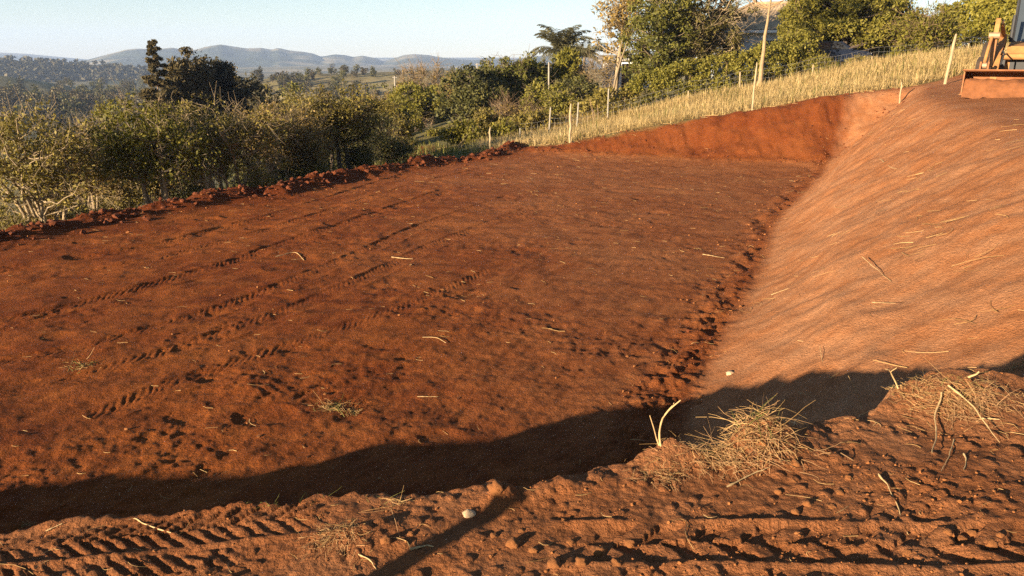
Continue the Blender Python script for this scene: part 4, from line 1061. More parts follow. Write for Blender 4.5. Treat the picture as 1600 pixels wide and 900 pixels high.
# ---------------------------------------------------------------- the tiled house
M_wall = solid('pale_blue_render', (.50, .54, .62), .85, .08, 1.5, 0, dirt=(.34, .33, .33), dirt_amt=.3)
M_white = solid('white_trim', (.72, .72, .72), .7, .06, 3)
M_glass = solid('window_glass', (.03, .035, .045), .08, .1, 1, 0, spec=.6)
M_door = solid('brown_door', (.10, .06, .035), .6, .15, 4)
M_tile = solid('clay_roof_tiles', (.42, .30, .18), .9, .35, 1.3, 0, dirt=(.20, .15, .10), dirt_amt=.4)
def roof_slope(mb, A, B, C_, D, pitch_=.24, amp=.045):
    """corrugated tile field: eave A->B, ridge D->C (A below D)."""
    A, B, C_, D = (np.array(q, float) for q in (A, B, C_, D))
    n = int(np.linalg.norm(B - A) / pitch_ * 6); k = 9
    s = np.linspace(0, 1, n + 1); t = np.linspace(0, 1, k)
    nrm = np.cross(B - A, D - A); nrm /= np.linalg.norm(nrm)
    if nrm[2] < 0: nrm = -nrm
    E_ = A + (B - A) * s[:, None]; Rg = D + (C_ - D) * s[:, None]
    Lw = np.linalg.norm(B - A)
    G = E_[:, None] * (1 - t)[None, :, None] + Rg[:, None] * t[None, :, None]
    xx = (G - A) @ ((B - A) / Lw)
    G = G + nrm * (amp * np.abs(np.sin(np.pi * xx / pitch_)))[..., None] + nrm * (.02 * (np.arange(k) % 2))[None, :, None]
    I = np.arange((n + 1) * k).reshape(n + 1, k)
    mb.add(G.reshape(-1, 3), np.stack([I[:-1, :-1], I[1:, :-1], I[1:, 1:], I[:-1, 1:]], -1).reshape(-1, 4))
def build_house():
    p = at_y(1195, 47, 64); ze = p[2]                       # eave height
    m = 64 / math.cos(PITCH) / FPX * 1.0
    gz0 = gz(p[0], 64)
    loc = np.array([p[0], 64, gz0 - .3]); root = empty('tiled_house', loc, rad(-8), 'pale blue house with a hipped clay tile roof behind the golden-trunked tree', 'house')
    h = ze - loc[2]; W, Dp = 13.0, 8.0; cx = 2.2
    V, F = box((cx, Dp / 2, h / 2), (W, Dp, h)); mb = MB().add(V, F); mb.build('wall', M_wall, root)
    e = .75; rz = 2.15; rl = 2.6
    a, b, c, d = (cx - W / 2 - e, -e, h), (cx + W / 2 + e, -e, h), (cx + W / 2 + e, Dp + e, h), (cx - W / 2 - e, Dp + e, h)
    r1, r2 = (cx - rl, Dp / 2, h + rz), (cx + rl, Dp / 2, h + rz)
    mb = MB()
    roof_slope(mb, a, b, r2, r1); roof_slope(mb, b, c, r2, r2); roof_slope(mb, c, d, r1, r2); roof_slope(mb, d, a, r1, r1)
    rf = mb.build('roof', M_tile, root)
    mb = MB()
    paths = [np.linspace(np.array(q0) + (0, 0, .06), np.array(q1) + (0, 0, .10), 4) for q0, q1 in ((a, r1), (b, r2), (c, r2), (d, r1), (r1, r2))]
    V, F = tubes(np.array(paths), np.full((5, 4), .11), 7); mb.add(V, F); mb.build('ridge_tiles', M_tile, rf, smooth=True)
    mb = MB()
    for c0, s in (((cx, -e + .04, h - .11), (W + 2 * e, .05, .2)), ((cx - W / 2 - e + .03, Dp / 2, h - .11), (.05, Dp + 2 * e - .1, .2)), ((cx + W / 2 + e - .03, Dp / 2, h - .11), (.05, Dp + 2 * e - .1, .2)), ((cx, Dp / 2, h - .03), (W + 1.2, Dp + 1.2, .04))):
        V, F = box(c0, s); mb.add(V, F)
    mb.build('eaves_board', M_white, root)
    for x in (cx - 4.6, cx - 1.8, cx + 1.4, cx + 4.4):
        fr = MB(); zc = h - 1.35
        for c0, s in (((x, -.03, zc + .62), (1.5, .08, .08)), ((x, -.03, zc - .62), (1.5, .08, .08)), ((x - .71, -.03, zc), (.08, .08, 1.16)), ((x + .71, -.03, zc), (.08, .08, 1.16)), ((x, -.03, zc), (.05, .07, 1.16))):
            V, F = box(c0, s); fr.add(V, F)
        w = fr.build('window', M_white, root)
        V, F = box((x, -.012, zc), (1.34, .03, 1.16)); MB().add(V, F).build('pane', M_glass, w)
        V, F = box((x, -.06, zc - .70), (1.7, .16, .06)); MB().add(V, F).build('sill', M_white, w)
    V, F = box((cx + 2.95, -.02, 1.3), (.95, .06, 2.1)); dr = MB().add(V, F).build('door', M_door, root)
    V, F = box((cx + 3.3, -.07, 1.25), (.04, .06, .14)); MB().add(V, F).build('handle', M_wire, dr)
    return root
build_house()
def build_shed():
    p = at_y(985, 92, 70); g = gz(p[0], 70)
    root = empty('low_shed', (p[0], 70, g - .3), rad(-6), 'low whitish shed with a dark doorway, half hidden left of the big olive tree', 'shed')
    h = p[2] - g + .3; W, Dp = 4.6, 3.6
    mb = MB()
    for c0, s in (((-1.5, 0, h / 2), (1.6, .14, h)), ((1.75, 0, h / 2), (1.1, .14, h)), ((.25, 0, h - .2), (1.9, .14, .4)), ((-2.23, Dp / 2 + .07, h / 2), (.14, Dp - .002, h)), ((2.23, Dp / 2 + .07, h / 2), (.14, Dp - .002, h)), ((0, Dp, h / 2), (W - .3, .14, h))):
        V, F = box(c0, s); mb.add(V, F)
    mb.build('wall', M_white, root)
    V, F = box((0, Dp / 2, h + .08), (W + .9, Dp + 1.0, .10), rx=rad(5)); MB().add(V, F).build('roof', M_postg, root)
    V, F = box((.25, .3, h * .4), (1.86, .05, h * .8)); MB().add(V, F).build('door', M_door, root)
    return root
build_shed()

# ---------------------------------------------------------------- the car under the shade tree
def build_car():
    M_paint = solid('shade_darkened_blue_paint', (.014, .020, .040), .3, .08, 1, 0, spec=.4)  # dark blue, deepened in the colour to stand in for the tree's shade
    M_tyre = solid('tyre_rubber', (.02, .02, .02), .9, .2, 8)
    M_rim = solid('alloy_rim', (.45, .45, .46), .35, .1, 8, 0, .8)
    M_lamp = solid('lamp_glass', (.7, .7, .72), .1, .05, 4, 0, spec=.7)
    M_red = solid('tail_lamp', (.35, .02, .02), .2, .1, 4)
    p = at_y(1312, 100, 49); g = gz(p[0], 49)
    root = empty('parked_car', (p[0], 49, g), rad(8), 'dark blue car parked in the shade under the huge shade tree', 'car')
    # profile along x (nose to the right)
    sill = [(-2.05, .42), (-2.12, .62), (-2.10, .92), (-1.9, 1.0), (1.0, 1.0), (1.75, .90), (2.02, .74), (2.08, .45), (1.9, .30), (-1.9, .30)]
    mb = MB(); add_prism(mb, sill, 1.68, 'y', (0, .84, 0)); mb.build('body', M_paint, root)
    cab = [(-1.92, .98), (-1.45, 1.46), (-1.2, 1.52), (.05, 1.50), (.95, .98)]
    mb = MB(); add_prism(mb, cab, 1.42, 'y', (0, .84, 0)); cb = mb.build('cabin', M_paint, root)
    for y in (.117, 1.563):
        for o_, nm in (([(-1.58, 1.03), (-1.28, 1.42), (-.62, 1.43), (-.62, 1.03)], 'side_window'), ([(-.54, 1.03), (-.54, 1.43), (-.02, 1.41), (.62, 1.03)], 'side_window')):
            mb = MB(); add_prism(mb, o_, .02, 'y', (0, y, 0)); mb.build(nm, M_glass, cb)
    V, F = box((.52, .84, 1.25), (.02, 1.24, .62), ry=rad(-60)); MB().add(V, F).build('windscreen', M_glass, cb)
    V, F = box((-1.70, .84, 1.24), (.02, 1.2, .5), ry=rad(44)); MB().add(V, F).build('rear_window', M_glass, cb)
    for x in (-1.3, 1.32):
        for y in (.09, 1.59):
            V, F = tubes(np.array([[(x, y - .1, .32), (x, y - .06, .32), (x, y + .06, .32), (x, y + .1, .32)]]), np.array([[.27, .32, .32, .27]]), 20); w = MB().add(V, F).build('wheel', M_tyre, root, smooth=True)
            V, F = tubes(np.array([[(x, y - .108, .32), (x, y + .108, .32)]]), np.array([[.19, .19]]), 14)
            q = MB().add(V, F); b0 = q.n
            q.V[0] = np.concatenate([q.V[0], [(x, y - .10, .32), (x, y + .10, .32)]]); q.n += 2
            q.F.append(np.array([((i + 1) % 14, i, 28) for i in range(14)] + [(14 + i, 14 + (i + 1) % 14, 29) for i in range(14)])); q.build('rim', M_rim, w)
    for y in (.28, 1.40):
        V, F = box((2.0, y, .74), (.12, .32, .14)); MB().add(V, F).build('headlight', M_lamp, root)
        V, F = box((-2.10, y, .82), (.06, .26, .16)); MB().add(V, F).build('tail_light', M_red, root)
    for y in (-.03, 1.71):
        V, F = box((.62, y, 1.03), (.16, .12, .11)); MB().add(V, F).build('mirror', M_paint, root)
    V, F = box((2.09, .84, .47), (.06, 1.5, .18)); MB().add(V, F).build('bumper', M_tyre, root)
build_car()

# ---------------------------------------------------------------- the wheel loader at the right edge
def build_loader():
    M_yel = solid('dusty_yellow_paint', (.36, .19, .06), .75, .18, 3, .004, dirt=(.24, .10, .04), dirt_amt=.75)
    M_buck = solid('earth_caked_steel', (.26, .11, .045), .85, .2, 2.2, .01, dirt=(.18, .062, .022), dirt_amt=.6)
    M_steel = solid('worn_steel_edge', (.32, .21, .13), .6, .2, 5, 0, .3)
    M_dark = solid('black_frame', (.03, .03, .032), .6, .15, 5)
    M_tyre = solid('loader_tyre', (.05, .035, .025), .95, .3, 6, .01)
    M_gl = solid('cab_glass', (.045, .055, .065), .08, .1, 1, 0, spec=.6)
    M_rod = solid('hydraulic_rod', (.6, .58, .52), .25, .05, 3, 0, .9)
    # local frame: x across (machine's left = +x here seen from the front), y backwards away from the camera, z up; cutting edge at y=0
    W = 2.55
    cA = at_y(1506, 108, 21.8)                     # near left top corner of the bucket lip
    yaw = rad(-33)
    g = at_y(1508, 147, 21.8)[2]
    top = cA[2] - g
    c_, s_ = math.cos(yaw), math.sin(yaw)
    ox, oy = cA[0] + c_ * W / 2, cA[1] + s_ * W / 2
    root = empty('loader', (ox, oy, g - .03), yaw, 'dusty yellow wheel loader with its bucket resting on top of the cut', 'loader')
    # bucket: side profile (y,z), open towards the camera: floor, curved back, top plate with an overhanging lip
    prof = [(.0, .02), (.35, .0), (.62, .04), (.80, .18), (.88, .40), (.82, .62), (.62, top - .02), (.30, top), (.06, top)]
    n = len(prof); th = .035
    mb = MB()
    O = np.array(prof); In = O.copy(); ctr = np.array([.25, top * .5]); dv = O - ctr; In = O - dv / np.linalg.norm(dv, axis=1, keepdims=True) * th
    V = np.concatenate([[(-W / 2, a, b) for a, b in O], [(W / 2, a, b) for a, b in O], [(-W / 2, a, b) for a, b in In], [(W / 2, a, b) for a, b in In]])
    F = []
    for i in range(n - 1):
        F += [(i, i + 1, n + i + 1, n + i), (2 * n + i, 3 * n + i, 3 * n + i + 1, 2 * n + i + 1), (i, 2 * n + i, 2 * n + i + 1, i + 1), (n + i, n + i + 1, 3 * n + i + 1, 3 * n + i)]
    F += [(0, n, 3 * n, 2 * n), (n - 1, 3 * n - 1, 4 * n - 1, 2 * n - 1)]
    mb.add(V, np.array(F)); bk = mb.build('bucket', M_buck, root)
    for sx in (-1, 1):
        mb = MB(); side = [(.02, .05), (.30, .035), (.60, .07), (.77, .2), (.845, .40), (.79, .6), (.60, top - .06), (.30, top - .04), (.16, top - .04), (.10, top * .5)]
        add_prism(mb, side, .03, 'x', (sx * (W / 2 - .02), 0, 0)); mb.build('side_plate', M_buck, bk)
    V, F = box((0, .02, top + .012), (W + .02, .12, .03)); MB().add(V, F).build('lip', M_buck, bk)
    V, F = box((0, -.02, .03), (W + .02, .14, .03)); MB().add(V, F).build('cutting_edge', M_buck, bk)
    # heap of earth inside
    rng = np.random.RandomState(3); nx, ny = 40, 16
    gx, gy = np.meshgrid(np.linspace(-W / 2 + .05, W / 2 - .05, nx), np.linspace(-.25, .72, ny), indexing='ij')
    hz = (top * .86) * sstep(-.35, .30, gy) * (.86 + .14 * pnoise(gx * 2, gy * 3, 7)) + .03 * pnoise(gx * 6, gy * 6, 8) + .015 * pnoise(gx * 14, gy * 14, 9) - .08
    hz = np.minimum(hz, top - .10)
    I = np.arange(nx * ny).reshape(nx, ny)
    soil = solid('bucket_soil', (.20, .075, .027), .95, .25, 7, .02)
    tag(MB().add(np.stack([gx.ravel(), gy.ravel(), hz.ravel()], 1), np.stack([I[:-1, :-1], I[1:, :-1], I[1:, 1:], I[:-1, 1:]], -1).reshape(-1, 4)).build('earth_load', soil, root, smooth=True))
    # arms and tilt linkage on both sides
    for sx in (-.60, .66):
        mb = MB(); arm = [(.78, .30), (.86, .62), (1.5, 1.12), (2.6, 1.62), (3.35, 1.60), (3.35, 1.34), (2.62, 1.36), (1.62, .86), (1.0, .26)]
        add_prism(mb, arm, .15, 'x', (sx, 0, 0)); mb.build('lift_arm', M_yel, root)
        mb = MB(); lev = [(1.02, top + .10), (1.18, top + .08), (1.46, top + .92), (1.60, top + 1.30), (1.50, top + 1.36), (1.34, top + 1.20), (1.22, top + .80)]
        add_prism(mb, lev, .11, 'x', (sx - .13, 0, 0)); mb.build('tilt_lever', M_yel, root)
        V, F = tubes(np.array([[(sx - .25, .40, top + .10), (sx - .23, .75, top + .48), (sx - .2, 1.12, top + .88)]]), np.array([[.045, .045, .045]]), 9); mb = MB().add(V, F); ln = mb.build('tilt_link', M_yel, root, smooth=True)
        V, F = tubes(np.array([[(sx - .32, .40, top + .12), (sx - .18, .40, top + .12)], [(sx - .28, 1.14, top + .90), (sx - .02, 1.14, top + .90)]]), np.array([[.075, .075], [.085, .085]]), 10); MB().add(V, F).build('pin', M_steel, ln, smooth=True)
        V, F = tubes(np.array([[(sx - .02, 1.5, top + 1.22), (sx, 2.1, top + 1.02), (sx, 2.9, top + .78)]]), np.array([[.045, .065, .075]]), 10); mb = MB().add(V, F); cy = mb.build('hydraulic_cylinder', M_yel, root, smooth=True)
        V, F = tubes(np.array([[(sx - .02, 1.28, top + 1.30), (sx - .02, 1.52, top + 1.215)]]), np.array([[.03, .03]]), 8); MB().add(V, F).build('rod', M_rod, cy, smooth=True)
        V, F = tubes(np.array([[(sx + .12, .7, top + .15), (sx + .16, .86, top + .42), (sx + .1, 1.2, top + .5), (sx + .05, 1.5, top + .35), (sx + .05, 1.9, top + .5)]]), np.full((1, 5), .022), 6); MB().add(V, F).build('hose', M_dark, root, smooth=True)
        for dx in (-.32, -.14):
            mb = MB(); br = [(.22, top + .028), (.62, top + .028), (.52, top + .22), (.32, top + .22)]
            add_prism(mb, br, .04, 'x', (sx + dx, 0, 0)); mb.build('bracket', M_buck, bk)
    V, F = tubes(np.array([[(-.62, 1.62, 1.0), (.62, 1.62, 1.0)]]), np.array([[.09, .09]]), 12); MB().add(V, F).build('cross_tube', M_yel, root, smooth=True)
    # front frame, hood, cab
    mb = MB(); nose = [(1.95, .50), (1.95, 1.05), (2.15, 1.28), (4.0, 1.42), (4.0, .50)]
    add_prism(mb, nose, .86, 'x'); mb.build('hood', M_yel, root)
    V, F = box((0, 1.93, .82), (.62, .03, .34)); MB().add(V, F).build('grille', M_dark, root)
    V, F = box((0, 4.4, .75), (1.3, 1.6, .5)); MB().add(V, F).build('chassis', M_dark, root)
    V, F = box((.35, 4.75, 1.22), (1.5, 1.5, .42)); MB().add(V, F).build('cab_base', M_yel, root)
    zt, zb = 2.75, 1.43
    V, F = box((.35, 4.92, zt + .06), (1.72, 1.5, .12)); cabo = MB().add(V, F).build('cab_roof', M_yel, root)
    for x, y, off in ((-.41, 4.02, .30), (1.11, 4.02, .30), (-.41, 5.5, 0), (1.11, 5.5, 0)):
        V, F = tubes(np.array([[(x, y, zb), (x, y + off * .45, zb + (zt - zb) * .55), (x, y + off, zt)]]), np.full((1, 3), .045), 6); MB().add(V, F).build('pillar', M_dark, cabo)
    def pane(P):
        P = np.array(P, float); nn = np.cross(P[1] - P[0], P[2] - P[0]); nn /= np.linalg.norm(nn)
        V = np.concatenate([P - nn * .006, P + nn * .006]); return MB().add(V, np.array([(0, 3, 2, 1), (4, 5, 6, 7), (0, 1, 5, 4), (1, 2, 6, 5), (2, 3, 7, 6), (3, 0, 4, 7)])).build('pane', M_gl, cabo)
    pane([(-.37, 4.02, zb), (1.07, 4.02, zb), (1.07, 4.31, zt), (-.37, 4.31, zt)])
    pane([(-.37, 5.5, zb), (1.07, 5.5, zb), (1.07, 5.5, zt), (-.37, 5.5, zt)])
    for x in (-.41, 1.11): pane([(x, 4.06, zb), (x, 5.46, zb), (x, 5.46, zt), (x, 4.34, zt)])
    V, F = tubes(np.array([[(-.42, 3.3, 1.4), (-.42, 3.3, 1.9), (-.42, 3.34, 2.15)]]), np.array([[.05, .05, .045]]), 9); MB().add(V, F).build('exhaust_pipe', M_dark, root, smooth=True)
    for x, y, r in ((-.95, 2.55, .52), (.95, 2.55, .52), (-.98, 4.85, .74), (.98, 4.85, .74)):
        V, F = tubes(np.array([[(x - .2, y, r - .05), (x - .16, y, r - .05), (x + .16, y, r - .05), (x + .2, y, r - .05)]]), np.array([[r * .86, r, r, r * .86]]), 26); w = MB().add(V, F).build('wheel', M_tyre, root, smooth=True)
        V, F = tubes(np.array([[(x - .21, y, r - .05), (x - .12, y, r - .05), (x + .12, y, r - .05), (x + .21, y, r - .05)]]), np.array([[r * .55, r * .12, r * .12, r * .55]]), 18); MB().add(V, F).build('rim', M_yel, w, smooth=True)
    return root
build_loader()

# ---------------------------------------------------------------- sticks, roots, stones, tufts
M_straw = leafmat('dry_straw', [(.22, .12, .042), (.36, .22, .085), (.50, .34, .15)], 0, big=.8)
M_stick = solid('bleached_stick', (.42, .28, .13), .85, .2, 14, .002)
M_root = solid('dry_root', (.30, .17, .075), .9, .25, 18, .002)
M_stone = solid('pale_stone', (.45, .33, .20), .85, .2, 20, .004, dirt=(.36, .15, .06), dirt_amt=.4)
M_clod = solid('earth_clod', (.25, .095, .028), .95, .22, 16, .02)
M_moist = solid('moist_clod', (.12, .032, .0095), .95, .25, 16, .02)
M_blade = leafmat('fresh_blade', [(.07, .08, .018), (.16, .16, .04), (.28, .23, .08)], .25, big=.8)

def stick(uv, label, r=.012, lift=.012, mat=None, bend=.0, seed=0, name='stick', cat='stick', fork=None, ends=None):
    """a dry stick lying along the given photograph pixels; ends lifts each point above the ground."""
    P = []
    for i, (u, v) in enumerate(uv):
        p = hit(u, v)
        P.append(p + np.array([0, 0, lift + (ends[i] if ends else 0)]))
    P = np.array(P)
    t = np.linspace(0, 1, len(P)); tt = np.linspace(0, 1, max(6, len(P) * 3))
    Q = np.stack([np.interp(tt, t, P[:, k]) for k in range(3)], 1)
    rng = np.random.RandomState(seed); L = np.linalg.norm(P[-1] - P[0])
    tt = np.linspace(0, 1, 16); Q = np.stack([np.interp(tt, t, P[:, k]) for k in range(3)], 1)
    for _ in range(3): Q[1:-1] = (Q[:-2] + 2 * Q[1:-1] + Q[2:]) / 4
    Q[1:-1] += rng.normal(size=(14, 3)) * .008 * L * np.array([1, 1, .3])
    Q[1:-1] = (Q[:-2] + 2 * Q[1:-1] + Q[2:]) / 4; r = r * .55
    o0 = Q[0].copy()
    mb = MB(); V, F = tubes((Q - o0)[None], (r * np.linspace(1, .45, len(Q)) * (1 + .25 * rng.normal(size=len(Q))).clip(.6, 1.5))[None], 6); mb.add(V, F)
    o = mb.build(name, mat or M_stick, smooth=True); o.location = o0
    return tag(o, label, cat)
stick([(1345, 414), (1368, 428), (1392, 442)], 'pale straight stick propped on the orange slope, its shadow beside it', .010, .02, seed=1, ends=[.10, .05, 0])
stick([(1362, 474), (1398, 485)], 'shorter pale stick on the orange slope below the propped stick', .009, .015, seed=2, ends=[0, .07])
stick([(1280, 550), (1285, 567)], 'tiny upright peg-like stick low on the orange slope', .008, .01, seed=3, ends=[.06, 0])
stick([(1246, 533), (1270, 537)], 'thin horizontal stick low on the orange slope, left of the tiny upright stick', .008, .01, seed=4)
stick([(1374, 250), (1395, 264), (1412, 268)], 'pale stem high on the orange slope near the far corner', .014, .02, seed=5)
stick([(430, 403), (448, 398), (462, 394), (470, 402), (475, 408)], 'curved pale root lying on the levelled earth beside the wheel tracks', .018, .02, seed=6, name='root', cat='root')
stick([(612, 403), (628, 405), (645, 406)], 'thick short straw-coloured stick on the middle of the levelled earth', .020, .02, seed=7)
stick([(652, 621), (685, 621)], 'straight pale stick on the levelled earth left of the shadow edge', .010, .012, seed=8)
stick([(1098, 398), (1132, 404)], 'long thin stick on the levelled earth near the foot of the slope', .014, .012, seed=9)
stick([(660, 528), (682, 528), (697, 537)], 'broken pale stick in the middle of the levelled earth', .011, .012, seed=10)
stick([(1205, 462), (1232, 452)], 'pale root lying on the foot of the orange slope', .012, .015, seed=11, name='root', cat='root')
stick([(700, 232), (668, 238), (680, 247), (686, 250)], 'crooked root sticking out of the far end of the spoil bank', .03, .10, seed=12, name='root', cat='root')
stick([(195, 820), (212, 812), (222, 822), (268, 836)], 'curled dry root on the rim of the near bank above the tyre tracks', .007, .01, seed=13, name='root', cat='root')
stick([(72, 832), (98, 820)], 'straight dry stem lying on the rim at the left end of the near bank', .006, .006, seed=14)
stick([(555, 868), (580, 880), (588, 895)], 'dry forked root at the bottom edge by the clods', .005, .012, seed=15, name='root', cat='root')
stick([(640, 862), (668, 856), (678, 858)], 'short bleached root in the middle of the trodden earth', .006, .01, seed=16, name='root', cat='root')
stick([(1470, 620), (1462, 655), (1462, 690), (1455, 715)], 'long pale root hanging down the front of the right-hand turf mound', .008, .02, seed=17, name='root', cat='root')
stick([(1480, 612), (1515, 640), (1535, 670), (1560, 702)], 'long curved dry stem arching over the right-hand turf mound', .008, .03, seed=18, name='dry_stem', cat='stem')
stick([(1490, 690), (1483, 715), (1470, 740)], 'thin root on the trodden earth below the right-hand turf mound', .005, .01, seed=19, name='root', cat='root')
stick([(1505, 712), (1510, 722), (1505, 738)], 'short bent root right of the thin root below the turf mound', .006, .01, seed=20, name='root', cat='root')
stick([(1372, 745), (1392, 770), (1418, 840)], 'bent dry stem lying beside the clods at the lower right', .006, .012, seed=21, name='dry_stem', cat='stem')
stick([(1135, 765), (1180, 742), (1200, 735)], 'forked pale root below the big grass clump', .007, .012, seed=22, name='root', cat='root')
stick([(1332, 660), (1345, 650), (1365, 642)], 'flat splinter of pale bark on the rim between the two clumps', .010, .008, seed=23, name='bark_splinter', cat='splinter')
stick([(1230, 668), (1258, 660)], 'curved straw-pale stem at the right side of the big grass clump', .006, .03, seed=24, name='dry_stem', cat='stem')
stick([(1530, 660), (1560, 662), (1595, 600)][:2] , 'short dry stem on the right flank of the turf mound', .006, .02, seed=25, name='dry_stem', cat='stem')

# the forked sprout standing on the rim
def sprout(base_uv, arms, label, r=.012, mat=None, name='sprout', Ys=0.0):
    b = hit(*base_uv); b = b + np.array([0, 0, -.02]); Y = b[1]
    mb = MB()
    for pts, r0 in arms:
        P = [np.zeros(3)]
        for u, v in pts: P.append(at_y(u, v, Y + Ys) - b)
        P = np.array(P); tt = np.linspace(0, 1, 14); t = np.linspace(0, 1, len(P)); Q = np.stack([np.interp(tt, t, P[:, k]) for k in range(3)], 1)
        Q[:, 1] += .02 * np.sin(tt * 5)
        for _ in range(2): Q[1:-1] = (Q[:-2] + 2 * Q[1:-1] + Q[2:]) / 4
        V, F = tubes(Q[None], (r0 * np.linspace(1, .45, 14))[None], 6); mb.add(V, F)
    o = mb.build(name, mat or M_stick, smooth=True); o.location = b
    return tag(o, label, 'sprout')
sprout((1036, 702), [([(1031, 690), (1032, 670), (1038, 648), (1050, 632), (1062, 622)], .0055), ([(1028, 692), (1022, 670), (1014, 646)], .0042), ([(1031, 690), (1032, 672), (1040, 645), (1049, 632), (1052, 626)], .003)], 'forked dry sprout with one curling arm, standing on the rim against the dark shadow')
sprout((1348, 640), [([(1346, 628), (1340, 614), (1324, 586)], .005), ([(1346, 630), (1339, 622)], .003)], 'thin bent dry sprout on the rim between the two turf clumps')
sprout((1408, 612), [([(1404, 602), (1396, 588), (1388, 576), (1380, 574)], .004), ([(1404, 602), (1394, 586), (1390, 578), (1398, 572)], .003)], 'small forked twig rising at the left end of the right-hand turf mound')
sprout((1510, 598), [([(1517, 590), (1526, 578)], .008)], 'short broken stub of stem pointing up behind the right-hand turf mound')

# stones and clods
def rock(name, uv, size, mat, label, cat, seed, flat=.7, group=None, mesh=None):
    p = hit(*uv)
    if mesh is None:
        rng = np.random.RandomState(seed)
        import bmesh
        bm = bmesh.new(); bmesh.ops.create_icosphere(bm, subdivisions=3, radius=1.0)
        V = np.array([v.co[:] for v in bm.verts]); F = np.array([[v.index for v in f.verts] for f in bm.faces]); bm.free()
        d = 1 + .26 * pnoise(V[:, 0] * 1.3 + seed, V[:, 1] * 1.3 + V[:, 2] * 1.7, 300 + seed) + .20 * pnoise(V[:, 0] * 3 + seed * 3, V[:, 1] * 3 - V[:, 2] * 2.7, 310 + seed) + .09 * pnoise(V[:, 0] * 8, V[:, 1] * 8 + V[:, 2] * 7, 320)
        V = V * d[:, None] * np.array([1, .85, flat])
        o = MB().add(V, F).build(name, mat, smooth=True)
    else:
        o = bpy.data.objects.new(name, mesh); COL.objects.link(o)
    o.location = p + np.array([0, 0, size * flat * .12]); o.scale = (size, size, size); o.rotation_euler = (0, 0, seed * 1.7)
    return tag(o, label, cat, group)
rock('pale_stone', (1141, 584), .06, M_stone, 'pale stone at the foot of the slope above the shadow', 'stone', 1, .55)
rock('pale_stone', (733, 806), .028, M_stone, 'little pale stone in the trodden near bank, left of the diagonal shadow', 'stone', 2)
rock('earth_clod', (776, 766), .032, M_clod, 'angular block of earth breaking the rim of the near bank', 'clod', 3, .9)
_clod = [rock('earth_clod', uv, s, M_clod, lab, 'clod', 10 + i, .8) for i, (uv, s, lab) in enumerate([((1242, 728), .024, 'round earth clod with a dark shadow below the big grass clump'), ((1300, 796), .020, 'round earth clod above the chevron tyre track'), ((1418, 868), .022, 'earth clod lying in the chevron tyre track at the lower right')])]
for i, (u, v, s) in enumerate([(1262, 790, .020), (1216, 770, .016), (1243, 802, .018), (1325, 748, .014), (1312, 772, .018), (1285, 752, .012), (1240, 755, .014), (1502, 847, .024), (1520, 836, .018), (1548, 852, .020), (1480, 833, .016), (1562, 838, .014), (985, 852, .020), (938, 864, .024), (1012, 836, .016), (802, 852, .026), (834, 862, .018), (866, 884, .026), (908, 880, .020), (772, 840, .018), (815, 832, .014), (962, 884, .022), (892, 850, .016), (1192, 694, .022), (603, 846, .020), (642, 836, .014)]):
    c = rock('earth_clod', (u, v), s, M_clod, 'small earth clod among the many on the trodden near bank', 'clod', 30 + i, .8, 'earth clods on the near bank', _clod[i % 3].data)

